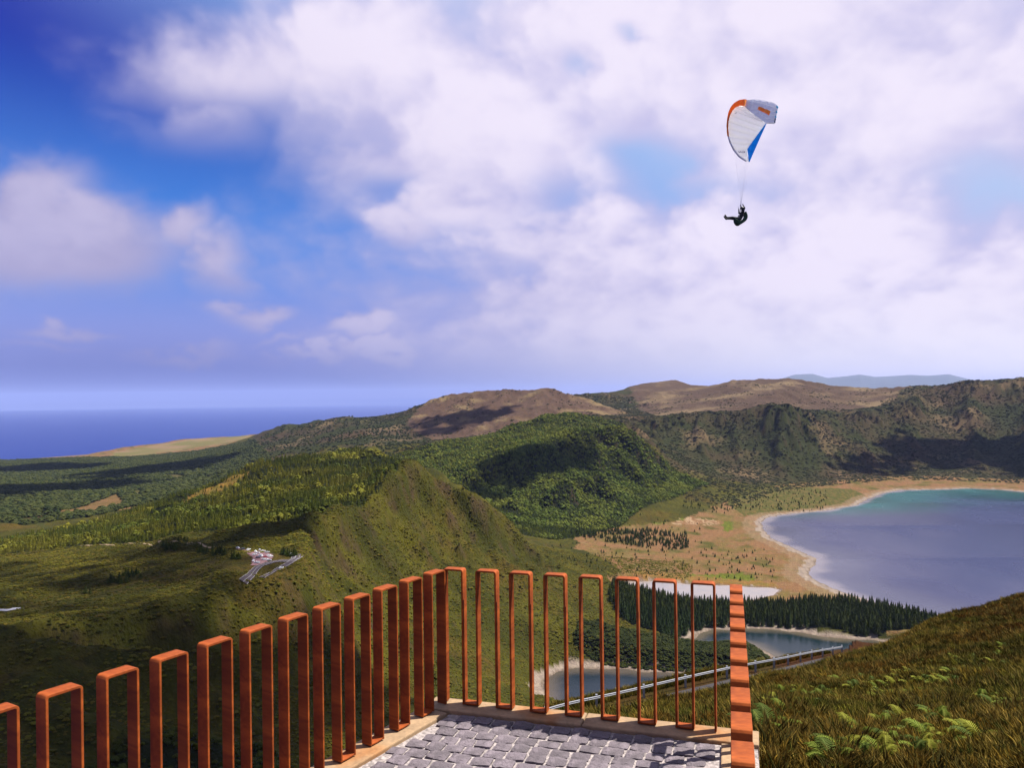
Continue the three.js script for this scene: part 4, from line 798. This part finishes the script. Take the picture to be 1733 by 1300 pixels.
{
  const fronds = [1, 2, 3, 4].map(frond), R = rng(71), mats = [[.095, .125, .010], [.150, .155, .013], [.050, .075, .008]].map((c) => new THREE.MeshPhysicalMaterial({ color: lin(...c), roughness: .75, specularIntensity: .3 }));
  const plant = (px, py, size, n, label, grp) => {
    const p = hit(px, py); if (!p || Math.hypot(p[0], p[2]) > 80 || onPlatform(p[0], p[2])) return;
    const o = group('fern', p[0], p[1] - .02, p[2], R() * .8 + 2.4); tag(o, label, 'fern', grp);
    for (let k = 0; k < n; k++) { const f = mesh('frond', fronds[Math.floor(R() * 4)], mats[Math.floor(R() * 3)], o), s = size * (.65 + R() * .5); f.scale.set(s, s, s); f.rotation.y = (k / n - .5) * 4.6 + (R() - .5) * .6; f.rotation.z = (R() - .3) * .5; }
  };
  const big = 'large green fern in the patch of ferns beside the railing', bigG = 'large ferns near the railing', small = 'smaller yellow green fern in the band across the slope', smallG = 'smaller ferns across the slope', red = 'fern growing alone among the reddish grass', redG = 'ferns among the reddish grass';
  for (const [x, y] of [[1445, 1250], [1470, 1280], [1500, 1236], [1530, 1226], [1545, 1252], [1560, 1238], [1575, 1262], [1515, 1270], [1540, 1290], [1568, 1292], [1598, 1238], [1605, 1260], [1440, 1290], [1485, 1298], [1585, 1222], [1410, 1296], [1460, 1262], [1552, 1275], [1525, 1252], [1425, 1275], [1500, 1290], [1590, 1280]]) plant(x, y, .20 + R() * .09, 6, big, bigG);
  for (let k = 0; k < 95; k++) { const t = R(), x = mix(1310, 1690, t), y = mix(1192, 1128, t) + (R() - .5) * mix(26, 66, Math.sin(t * 3.1)); plant(x, y, .21 + R() * .12, 5, small, smallG); }
  for (const [x, y] of [[1662, 1195], [1676, 1190], [1690, 1206], [1705, 1212], [1720, 1205], [1655, 1200], [1700, 1100], [1720, 1110], [1690, 1115], [1712, 1128], [1640, 1250], [1665, 1262], [1290, 1255], [1310, 1240], [1330, 1216]]) plant(x, y, .24 + R() * .10, 5, red, redG);
}

// ---------------------------------------------------------------- road below the lookout, with its crash barrier
const asphalt = new THREE.MeshPhysicalMaterial({ color: lin(.045, .041, .046), roughness: .95, specularIntensity: .3, map: soilMap });
const paint = new THREE.MeshStandardMaterial({ color: lin(.42, .42, .42), roughness: .8 });
function smoothLine(pts, step) { const c = new THREE.CatmullRomCurve3(pts.map((p) => new THREE.Vector3(...p)), false, 'centripetal'); const n = Math.max(4, Math.ceil(c.getLength() / step)); return c.getSpacedPoints(n).map((v) => [v.x, v.y, v.z]); }
function ribbon(pts, from, to, lift, drape, rows = 3) { // strip from offset to offset beside a line
  const P = [], I = [], U = [];
  pts.forEach((p, k) => {
    const a = pts[Math.max(k - 1, 0)], b = pts[Math.min(k + 1, pts.length - 1)], l = Math.hypot(b[0] - a[0], b[2] - a[2]), nx = -(b[2] - a[2]) / l, nz = (b[0] - a[0]) / l;
    for (let q = 0; q <= rows; q++) { const o = mix(from, to, q / rows), x = p[0] + nx * o, z = p[2] + nz * o; P.push(x, (drape ? height(x, z) : p[1]) + lift, z); U.push(x / 7, z / 7); }
    if (k) for (let q = 0; q < rows; q++) { const A = (k - 1) * (rows + 1) + q, B = A + rows + 1; I.push(A, A + 1, B, A + 1, B + 1, B); }
  });
  return geo(P, I, { uv: U });
}
{
  const L = smoothLine(roadLine, 1);
  structure('road', ribbon(L, .2, 4.9, .035, false), asphalt);
  const steel = new THREE.MeshStandardMaterial({ color: lin(.24, .25, .28), roughness: .5, metalness: .55 });
  const bar = group('crash_barrier', 0, 0, 0); tag(bar, 'long galvanised crash barrier along the road below the grassy shoulder', 'crash barrier');
  const prof = [[0, .54], [.03, .555], [.03, .57], [.0, .59], [.0, .61], [.03, .63], [.03, .645], [0, .66], [-.02, .66], [-.02, .54]], P = [], I = [];
  L.forEach((p, k) => {
    const a = L[Math.max(k - 1, 0)], b = L[Math.min(k + 1, L.length - 1)], l = Math.hypot(b[0] - a[0], b[2] - a[2]), nx = -(b[2] - a[2]) / l, nz = (b[0] - a[0]) / l;
    for (const [o, y] of prof) P.push(p[0] + nx * o, p[1] + y, p[2] + nz * o);
    if (k) for (let q = 0; q < prof.length; q++) { const m = prof.length, A = (k - 1) * m + q, B = (k - 1) * m + (q + 1) % m; I.push(A, A + m, B, B, A + m, B + m); }
  });
  mesh('rail', toCreasedNormals(geo(P, I), .5), steel, bar);
  const pg = new THREE.BoxGeometry(.10, 1.0, .12);
  for (let k = 2; k < L.length; k += 4) { const p = mesh('post', pg, steel, bar); p.position.set(L[k][0], L[k][1] + .21, L[k][2] - .09); }
}
// ---------------------------------------------------------------- car park on the spur
{
  const drive = (name, px, from, to, mat, lift = .65) => { const pts = px.map(([a, b]) => hit(a, b)).filter(Boolean); return structure(name, ribbon(smoothLine(pts, 2), from, to, lift, true, 5), mat); };
  const R1 = [[412, 986], [420, 979], [430, 968], [439, 959.5], [450, 955.5], [463, 952], [477, 950], [491, 950], [499, 946], [501, 942]], R2 = [[444, 978], [454, 973.5], [463, 968.5], [472, 963.5], [480, 959], [487, 955.4], [494, 951], [503, 945], [510, 939]];
  const tarmac = new THREE.MeshPhysicalMaterial({ color: lin(.060, .048, .058), roughness: .95, specularIntensity: .3, map: soilMap });
  drive('car_park_road', R1, -3.6, 3.6, tarmac); drive('car_park_road', R2, -3, 3, tarmac);
  drive('edge_line', R1, -3.45, -3.3, paint, .75); drive('edge_line', R1, 3.3, 3.45, paint, .75); drive('centre_line', R1, -.08, .08, paint, .75); drive('edge_line', R2, -2.9, -2.7, paint, .75); drive('edge_line', R2, 2.72, 2.85, paint, .75);
  const track = new THREE.MeshStandardMaterial({ color: lin(.20, .14, .08), roughness: 1, map: soilMap });
  drive('track', [[138, 923.5], [165, 922.8], [187, 923], [242, 919.8], [298, 916.5], [320, 919], [345, 924], [363, 927]], -1.6, 1.6, track, .5);
  drive('hill_road', [[-40, 1038], [0, 1034], [22, 1032], [43, 1030]], -2, 2, new THREE.MeshStandardMaterial({ color: lin(.34, .33, .36), roughness: .9 }), .5);
  // the parking bay itself
  const A = area(...carPark), P = [], I = [], U = [], n = Math.ceil((A.x1 - A.x0) / 2), m = Math.ceil((A.z1 - A.z0) / 2), id = new Map();
  const vert = (i, j) => { const k = j * 4096 + i; if (!id.has(k)) { const x = A.x0 + i * 2, z = A.z0 + j * 2; id.set(k, P.length / 3); P.push(x, height(x, z) + .3, z); U.push(x / 7, z / 7); } return id.get(k); };
  for (let j = 0; j < m; j++) for (let i = 0; i < n; i++) if (inside(A, A.x0 + i * 2 + 1, A.z0 + j * 2 + 1)) I.push(vert(i, j), vert(i, j + 1), vert(i + 1, j), vert(i + 1, j), vert(i, j + 1), vert(i + 1, j + 1));
  if (I.length) structure('car_park', geo(P, I, { uv: U }), new THREE.MeshStandardMaterial({ color: lin(.17, .085, .095), roughness: 1, map: soilMap }));
  // parked cars
  const glass = new THREE.MeshPhysicalMaterial({ color: lin(.02, .022, .026), roughness: .1 }), tyre = new THREE.MeshStandardMaterial({ color: lin(.02, .02, .02), roughness: .9 });
  const bodyShape = new THREE.Shape(); [[-2.1, .35], [-2.15, .8], [-1.95, .98], [-.95, 1.02], [2.0, .95], [2.12, .75], [2.1, .35]].forEach(([x, y], k) => k ? bodyShape.lineTo(x, y) : bodyShape.moveTo(x, y)); bodyShape.closePath();
  const roofShape = new THREE.Shape(); [[-1.75, .98], [-1.45, 1.42], [.35, 1.46], [1.15, 1.0]].forEach(([x, y], k) => k ? roofShape.lineTo(x, y) : roofShape.moveTo(x, y)); roofShape.closePath();
  const ex = (s, w, b) => { const g = new THREE.ExtrudeGeometry(s, { depth: w - 2 * b, bevelEnabled: true, bevelThickness: b, bevelSize: b, bevelOffset: -b, bevelSegments: 2 }); g.translate(0, 0, -w / 2 + b); return g; };
  const bodyG = ex(bodyShape, 1.76, .09), cabG = ex(roofShape, 1.5, .07), roofG = new THREE.BoxGeometry(1.85, .05, 1.34), wheelG = new THREE.CylinderGeometry(.33, .33, .2, 14); wheelG.rotateX(Math.PI / 2);
  const paints = [['white', [.80, .80, .80]], ['silver', [.45, .46, .48]], ['dark grey', [.05, .05, .055]], ['red', [.30, .03, .03]]];
  const car = (k) => { const o = new THREE.Group(), m = new THREE.MeshPhysicalMaterial({ color: lin(...paints[k][1]), roughness: .4, clearcoat: .6 }); mesh('body', bodyG, m, o); const c = mesh('windows', cabG, glass, o); const r = mesh('roof', roofG, m, o); r.position.set(-.55, 1.46, 0); for (const [x, z] of [[-1.3, .8], [-1.3, -.8], [1.3, .8], [1.3, -.8]]) { const w = mesh('wheel', wheelG, tyre, o); w.position.set(x, .33, z); } return o; };
  const protos = paints.map((_, k) => car(k)), R = rng(81);
  for (const [px, py, k] of [[403, 928.5, 0], [412, 930.5, 2], [421, 931.5, 0], [433, 934.5, 0], [436.5, 937, 0], [431.5, 940, 0], [441, 941, 0], [442, 942.5, 0], [455.5, 941.5, 0], [458.5, 943, 0], [447, 948, 0], [450.5, 948.3, 0], [429.5, 950.5, 0], [434, 953.5, 0], [438.5, 953.5, 1], [440, 932, 1], [446, 934, 0], [453, 936, 1], [437, 945, 2], [449, 944, 3], [456, 949.5, 1], [495, 938.5, 1], [476.5, 962.5, 0]]) {
    const p = hit(px, py); if (!p) continue;
    const o = protos[k].clone(); o.name = numbered('parked_car'); o.position.set(p[0], height(p[0], p[2]) + .3, p[2]); o.rotation.y = R() * 3; scene.add(o);
    tag(o, px === 476.5 ? 'white car on the road past the car park' : `${paints[k][0]} car standing on the reddish car park on the spur`, 'car', 'cars at the car park on the spur');
  }
}
// ---------------------------------------------------------------- paraglider
{
  const D = 58;
  const cloth = (r, g, b) => new THREE.MeshPhysicalMaterial({ color: lin(r, g, b), roughness: .8, transmission: .42, thickness: 0 });
  const whiteC = cloth(.86, .86, .89), orange = cloth(.95, .34, .02), blue = cloth(.0, .40, .80), navy = cloth(.01, .04, .20), ink = cloth(.22, .22, .26), aqua = cloth(.10, .50, .68);
  const wing = group('paraglider_wing', ...at(1266, 225, D)); tag(wing, 'white paraglider wing with orange and blue panels, high over the hills', 'paraglider');
  const O = new THREE.Vector3(...at(1266, 225, D)), pt = (px, py, dd) => new THREE.Vector3(...at(px, py, D + dd)).sub(O);
  // a cell of the wing: four corners, bulged by the air in it, with cloth on both faces
  const cell = (name, a, b, c, d, mat, bulge, thick, parent = wing) => {
    const n = 6, P = [], I = [], U = [], nor = new THREE.Vector3().crossVectors(b.clone().sub(a), d.clone().sub(a)).normalize(); if (nor.z < 0) nor.negate();
    for (const side of [1, -1]) for (let j = 0; j <= n; j++) for (let i = 0; i <= n; i++) {
      const u = i / n, v = j / n, q = a.clone().lerp(b, u).lerp(d.clone().lerp(c, u), v), k = 4 * u * (1 - u), f = 4 * v * (1 - v);
      q.addScaledVector(nor, side * thick * .5 * (.12 + .88 * Math.sqrt(k)) + bulge * k * (.4 + .6 * f)); P.push(q.x, q.y, q.z); U.push(u, v);
    }
    const M = (n + 1) ** 2;
    for (let s = 0; s < 2; s++) for (let j = 0; j < n; j++) for (let i = 0; i < n; i++) { const q = s * M + j * (n + 1) + i; if (s) I.push(q, q + n + 1, q + 1, q + 1, q + n + 1, q + n + 2); else I.push(q, q + 1, q + n + 1, q + 1, q + n + 2, q + n + 1); }
    const rim = []; for (let i = 0; i < n; i++) rim.push(i); for (let j = 0; j < n; j++) rim.push(j * (n + 1) + n); for (let i = n; i > 0; i--) rim.push(n * (n + 1) + i); for (let j = n; j > 0; j--) rim.push(j * (n + 1));
    rim.forEach((q, k) => { const r = rim[(k + 1) % rim.length]; I.push(q, r, q + M, r, r + M, q + M); });
    return mesh(name, geo(P, I, { uv: U }), mat, parent);
  };
  // stations across the wing: nose and tail of each rib (sight line, depth)
  const ribs = [[1262, 273, 2.6, 1267.5, 274, 2.4], [1250.5, 265, 2.4, 1265.5, 264, 2.1], [1242, 254.5, 2.2, 1264, 253, 1.8], [1236, 243, 1.9, 1269, 245.5, 1.3], [1232.5, 231, 1.6, 1274, 238.5, .9], [1231, 218, 1.2, 1279.5, 231, .5], [1231.3, 206, .8, 1285, 223.5, .1], [1233.5, 195, .4, 1290.5, 216, -.3], [1237.5, 187, .1, 1296, 208.5, -.6], [1243, 181, -.2, 1287, 202, -.5], [1250, 178.5, -.4, 1277, 194.5, -.5], [1258, 179.5, -.6, 1267, 187.5, -.6]];
  for (let k = 0; k + 1 < ribs.length; k++) { const a = ribs[k], b = ribs[k + 1]; cell('cell', pt(a[0], a[1], a[2]), pt(b[0], b[1], b[2]), pt(b[3], b[4], b[5]), pt(a[3], a[4], a[5]), whiteC, .04, .10); }
  // rolled nose: orange along the left, white at the foot
  const nose = [[1262, 273.6, 2.6, 2], [1249.5, 266, 2.4, 2], [1240.5, 255, 2.2, 2], [1234.5, 243, 1.9, 2], [1231, 231, 1.6, 2], [1229.6, 218, 1.2, 2.4], [1229.8, 206, .8, 2.8], [1231.5, 194, .4, 3.4], [1235, 184, .1, 4.5], [1240.5, 176, -.2, 6], [1248.5, 170.5, -.4, 8.5], [1256.5, 168.5, -.6, 11.5], [1263.5, 169, -.7, 15.5]];
  const noseIn = [[1263, 272, 2.6], [1251.5, 264, 2.4], [1243, 253.5, 2.2], [1237, 242, 1.9], [1233.2, 231, 1.6], [1231.8, 218, 1.2], [1232.5, 206, .8], [1235, 195.5, .4], [1239, 187.5, .1], [1244.5, 181.5, -.2], [1251, 179, -.4], [1257.5, 179.5, -.6], [1260, 180, -.8]];
  for (let k = 0; k + 1 < nose.length; k++) { const a = nose[k], b = nose[k + 1], c = noseIn[k + 1], d = noseIn[k]; cell('nose_cell', pt(a[0], a[1], a[2] - .2), pt(b[0], b[1], b[2] - .2), pt(c[0], c[1], c[2] - .25), pt(d[0], d[1], d[2] - .25), k < 4 ? whiteC : orange, .05, .12); }
  // far half seen over its nose: striped cells out to the tip
  const top = [[1263.5, 169, -.7], [1276, 168.5, -.9], [1288, 170, -1.2], [1300, 172.5, -1.6], [1309, 174.5, -2], [1314, 178, -2.2]], bot = [[1260, 180, -.8], [1268.5, 189, -.9], [1277, 195.5, -1.2], [1286, 202, -1.6], [1296, 209, -2], [1311, 209.5, -2.2]];
  const at3 = (A, B, v) => [mix(A[0], B[0], v), mix(A[1], B[1], v), mix(A[2], B[2], v)];
  for (let k = 0; k < 5; k++) for (let s = 0; s < 5; s++) {
    const v0 = s / 5 + (s ? .012 : 0), v1 = (s + 1) / 5, a = at3(top[k], bot[k], v0), b = at3(top[k + 1], bot[k + 1], v0), c = at3(top[k + 1], bot[k + 1], v1), d = at3(top[k], bot[k], v1);
    cell('stripe_cell', pt(...a), pt(...b), pt(...c), pt(...d), (s === 2 && (k === 2 || k === 3)) ? orange : whiteC, .06, .10);
  }
  for (let s = 0; s < 7; s++) { const a = at3([1313.5, 178, -2.3], [1309.5, 208, -2.4], s / 7 + .02), b = at3([1317, 181, -2.3], [1311.5, 209, -2.4], s / 7 + .02), c = at3([1317, 181, -2.3], [1311.5, 209, -2.4], (s + .8) / 7), d = at3([1313.5, 178, -2.3], [1309.5, 208, -2.4], (s + .8) / 7); cell('tip_cell', pt(...a), pt(...b), pt(...c), pt(...d), s > 4 ? navy : s % 2 ? whiteC : aqua, .02, .08); }
  // blue panel along the trailing edge
  const bl = [[1296.5, 208.5, -.75], [1287, 220.5, -.25], [1277.5, 233.5, .55], [1270, 243.5, 1.15], [1264.2, 252.5, 1.65], [1266.8, 274, 2.3]], br = [[1297, 208.5, -.8], [1291.5, 221, -.2], [1285, 235.5, .6], [1280, 247, 1.2], [1275.5, 257, 1.7], [1268.2, 274, 2.35]];
  for (let k = 0; k < 5; k++) cell('trailing_panel', pt(...bl[k]), pt(...br[k]), pt(...br[k + 1]), pt(...bl[k + 1]), blue, .02, .05);
  // faint printed letters on the cloth, read in reverse from below
  const stroke = (a, b) => { const A = pt(...a), B = pt(...b), g = new THREE.TubeGeometry(new THREE.LineCurve3(A, B), 1, .022, 5); mesh('printed_mark', g, ink, wing); };
  const lx = 1249, ly = 257, dz = 1.75; for (const s of [[[0, -1], [2.2, 1.4]], [[2.2, 1.4], [4.2, -1]], [[4.2, -1], [5.4, 1.6]], [[7, -1], [7, 1.8]], [[8.6, -1], [11.6, 1.6]], [[11.4, -1], [8.8, 1.6]]]) stroke([lx + s[0][0], ly + s[0][1], dz], [lx + s[1][0], ly + s[1][1], dz]);
  for (const s of [[[1243, 192.5], [1244.6, 191.8]], [[1245, 191], [1246.6, 190.8]]]) stroke([s[0][0], s[0][1], -.35], [s[1][0], s[1][1], -.35]);
  // suspension lines down to the risers
  const lineMat = new THREE.MeshStandardMaterial({ color: lin(.6, .6, .66), roughness: .8 });
  const tube = (a, b, r, m, name, parent) => { const d = b.clone().sub(a), g = new THREE.CylinderGeometry(r, r, d.length(), 5); const o = mesh(name, g, m, parent); o.position.copy(a.clone().add(b).multiplyScalar(.5)); o.quaternion.setFromUnitVectors(new THREE.Vector3(0, 1, 0), d.normalize()); return o; };
  const risers = [pt(1252.5, 345, 0), pt(1254, 346, .5)];
  for (let k = 0; k < 11; k++) for (const e of [.15, .7]) tube(pt(mix(ribs[k][0], ribs[k][3], e), mix(ribs[k][1], ribs[k][4], e), mix(ribs[k][2], ribs[k][5], e)), risers[1], .0011, lineMat, 'line', wing);
  for (let k = 0; k < 5; k++) for (const e of [.2, .8]) { const p = at3(top[k], bot[k], e); tube(pt(...p), risers[0], .0011, lineMat, 'line', wing); }
  // pilot in the harness, seated with legs stretched out to the left
  const base = at(1250, 365, D), person = group('person', ...base); tag(person, 'paraglider pilot in dark flying suit and helmet, legs stretched out, arms raised', 'person');
  const S = D / F, J = (px, py, dd = 0) => [(px - 1250) * S, (365 - py) * S, -dd];
  const capsules = [];
  const bone = (a, b, ra, rb) => capsules.push([a, b, ra, rb]);
  for (const s of [-1, 1]) {
    const z = s * .12, zs = s * .19;
    bone(J(1250, 371, z), J(1238, 369 + s * .4, z * 1.1), .105, .075); bone(J(1238, 369 + s * .4, z * 1.1), J(1229.5, 369.2 + s * .6, z), .07, .048); bone(J(1229.3, 369.6 + s * .6, z), J(1226.3, 365.2 + s * .6, z), .05, .035);
    const el = s > 0 ? J(1251.8, 359.5, zs * 1.3) : J(1258.2, 353.5, zs * 1.3), ha = s > 0 ? J(1251.2, 353.2, zs) : J(1255.6, 347.5, zs);
    bone(J(1256.5, 359.5, zs), el, .062, .05); bone(el, ha, .048, .034);
    for (let f = 0; f < 4; f++) { const o = (f - 1.5) * .019, q = [ha[0] + o * .4, ha[1] + .055 - Math.abs(f - 1.2) * .006, ha[2] + o]; bone([ha[0], ha[1] + .01, ha[2] + o], q, .0125, .0105); bone(q, [q[0] - .03, q[1] + .006, q[2]], .0105, .009); }
    bone([ha[0] - .01, ha[1] - .005, ha[2] + .025], [ha[0] - .045, ha[1] + .02, ha[2] + .03], .0125, .010);
  }
  bone(J(1250.5, 371.5), J(1255, 364), .15, .145); bone(J(1255, 364), J(1256.5, 359.5), .145, .12); bone(J(1256.5, 359.5, -.16), J(1256.5, 359.5, .16), .085, .085); bone(J(1256.3, 358), J(1256, 354.8), .058, .055); bone(J(1256, 354.3), J(1255.7, 352.8), .092, .098); bone(J(1253.8, 353.6), J(1253.2, 353.8), .022, .014);
  const field = (x, y, z) => { let d = 1e9; for (const [a, b, ra, rb] of capsules) { const ex = b[0] - a[0], ey = b[1] - a[1], ez = b[2] - a[2], t = clamp(((x - a[0]) * ex + (y - a[1]) * ey + (z - a[2]) * ez) / (ex * ex + ey * ey + ez * ez + 1e-9)), q = Math.hypot(x - a[0] - ex * t, y - a[1] - ey * t, z - a[2] - ez * t) - mix(ra, rb, t), k = ra < .03 ? .006 : .03, h = clamp(.5 + .5 * (d - q) / k); d = mix(d, q, h) - k * h * (1 - h); } return d; };
  const mc = new MarchingCubes(118, new THREE.MeshStandardMaterial(), false, false, 200000); mc.isolation = 0;
  const half = 1.12, N = mc.size; for (let k = 0; k < N; k++) for (let j = 0; j < N; j++) for (let i = 0; i < N; i++) mc.field[i + j * N + k * N * N] = -field((i / N * 2 - 1) * half, (j / N * 2 - 1) * half, (k / N * 2 - 1) * half);
  mc.update();
  const bodyG = new THREE.BufferGeometry(); bodyG.setAttribute('position', new THREE.BufferAttribute(mc.positionArray.slice(0, mc.count * 3).map((v) => v * half), 3)); bodyG.setAttribute('normal', new THREE.BufferAttribute(mc.normalArray.slice(0, mc.count * 3), 3));
  mesh('body', bodyG, new THREE.MeshStandardMaterial({ color: lin(.012, .013, .014), roughness: .8 }), person);
  const helmetG = new THREE.SphereGeometry(.135, 20, 14, 0, 6.2832, 0, 1.9); helmetG.scale(1.08, 1.05, .92); const helmet = mesh('helmet', helmetG, new THREE.MeshPhysicalMaterial({ color: lin(.02, .02, .022), roughness: .35 }), person); helmet.position.set(...J(1256, 353)); helmet.rotation.z = -.35;
  for (const s of [-1, 1]) { const b = mesh('boot', new THREE.CapsuleGeometry(.055, .17, 5, 10), new THREE.MeshStandardMaterial({ color: lin(.015, .014, .013), roughness: .7 }), person); b.position.set(...J(1227.2, 367 + s * .5, s * .12)); b.rotation.z = .55; }
  // harness: a padded seat with a deep back, and its webbing
  const harness = group('harness', ...base); tag(harness, 'dark green padded flying harness under and behind the pilot', 'harness');
  const pad = new THREE.MeshStandardMaterial({ color: lin(.012, .040, .016), roughness: .85 }), web = new THREE.MeshStandardMaterial({ color: lin(.01, .01, .012), roughness: .9 });
  const outline = [[1242.5, 370.2], [1241.8, 374], [1243.5, 378.5], [1246.5, 381.5], [1250, 381.7], [1253.5, 379.5], [1257, 377.5], [1261, 374.5], [1263.5, 370.5], [1263.9, 366], [1262.6, 361.5], [1260.5, 358.8], [1259.6, 361], [1259, 366], [1256.5, 371], [1252, 373.6], [1247, 372.6]];
  const hs = new THREE.Shape(); hs.setFromPoints(new THREE.CatmullRomCurve3(outline.map(([a, b]) => new THREE.Vector3(...J(a, b).slice(0, 2), 0)), true).getPoints(70).map((v) => new THREE.Vector2(v.x, v.y)));
  const hg = new THREE.ExtrudeGeometry(hs, { depth: .26, bevelEnabled: true, bevelThickness: .13, bevelSize: .06, bevelOffset: -.06, bevelSegments: 5 }); hg.translate(0, 0, -.13);
  mesh('seat_pod', toCreasedNormals(hg, 1), pad, harness);
  const V = (p) => new THREE.Vector3(...p);
  for (const s of [-1, 1]) { tube(V(J(1249.5, 366.5, s * .2)), V(J(1253, 360, s * .2)), .022, web, 'chest_strap', harness); tube(V(J(1253, 360, s * .2)), V(J(s < 0 ? 1252.5 : 1254, s < 0 ? 345 : 346, s * .16)), .018, web, 'riser', harness); tube(V(J(1252, 361, s * .2)), V(J(1250.6, 348.5, s * .22)), .010, web, 'brake_line', harness); }
}

// ---------------------------------------------------------------- clouds overhead whose shadows lie on the slopes
{
  const mat = new THREE.MeshStandardMaterial({ color: lin(.9, .9, .92), roughness: 1 }), 
    TOPS = 2600;
  const cloud = (label, spots, TOP = TOPS) => {             // spots: ground point in shade and its half width, half depth in metres
    const R = rng(label.length * 7 + spots.length), parts = [];
    for (const [x, y, z, rx, rz, n] of spots) for (let k = 0; k < n; k++) {
      const a = R() * 6.283, q = Math.sqrt(R()) * (.55 + .8 * R() * R()), t = (TOP - y) / SUN.y, s = Math.min(rx, rz) * Math.max(.05, .30 - .20 * q) * (.6 + .7 * R());
      const g = new THREE.IcosahedronGeometry(1, 2), p = g.attributes.position; for (let i = 0; i < p.count; i++) { const m = 1 + noise(p.getX(i) * 2.3 + k * 3, p.getZ(i) * 2.3 + p.getY(i)) * .6; p.setXYZ(i, p.getX(i) * m, p.getY(i) * m * .5, p.getZ(i) * m); }
      g.scale(s, s, s); g.translate(x + SUN.x * t + Math.cos(a) * q * rx, TOP + (R() - .3) * s, z + SUN.z * t + Math.sin(a) * q * rz); g.deleteAttribute('uv'); parts.push(g);
    }
    const g = mergeGeometries(parts); g.computeVertexNormals();
    tag(mesh('cloud', g, mat), label, 'cloud');
  };
  const spot = (px, py, d, rx, rz, n) => [...at(px, py, d), rx, rz, n];
  cloud('cumulus cloud high over the slope below the lookout', [spot(-60, 1100, 470, 150, 80, 80), spot(620, 1130, 680, 90, 70, 50), spot(40, 1150, 430, 190, 110, 110), spot(330, 1170, 490, 170, 100, 110), spot(560, 1190, 590, 110, 80, 60), spot(330, 1260, 430, 170, 70, 60), spot(180, 1085, 500, 150, 60, 70), spot(430, 1085, 570, 110, 60, 60)]);
  cloud('small cumulus cloud high over the saddle with the car park', [spot(460, 900, 880, 60, 70, 60), spot(350, 925, 850, 90, 45, 50), spot(170, 975, 740, 80, 40, 40)]);
  { const R = rng(4), list = []; for (let k = 0; k < 420; k++) { const p = at(mix(-60, 420, R()), mix(925, 1050, R()), mix(560, 960, R())); list.push([p[0], p[1], p[2], 40, 40, 1]); } cloud('thin broken veil of small cloud puffs over the spur', list); }
  cloud('cumulus cloud high over the dark wooded hill', [spot(868, 790, 2370, 130, 110, 110), spot(930, 765, 2450, 120, 90, 90), spot(985, 752, 2510, 90, 80, 70), spot(825, 814, 2220, 110, 80, 60)]);
  cloud('cumulus cloud high over the far crater hill', [spot(790, 712, 4300, 300, 260, 60), spot(740, 735, 4000, 160, 160, 30)], 4200);
  cloud('broad cumulus cloud high over the steep wall above the lake', [spot(1640, 740, 3550, 420, 330, 90), spot(1480, 770, 3350, 260, 160, 45), spot(1780, 780, 3200, 300, 200, 40)]);
  cloud('broad cumulus cloud high over the woods towards the coast', [spot(60, 830, 3000, 450, 500, 70), spot(260, 800, 4000, 450, 600, 60), spot(60, 795, 4900, 600, 600, 50)], 5200);
}
renderer.render(scene, camera);
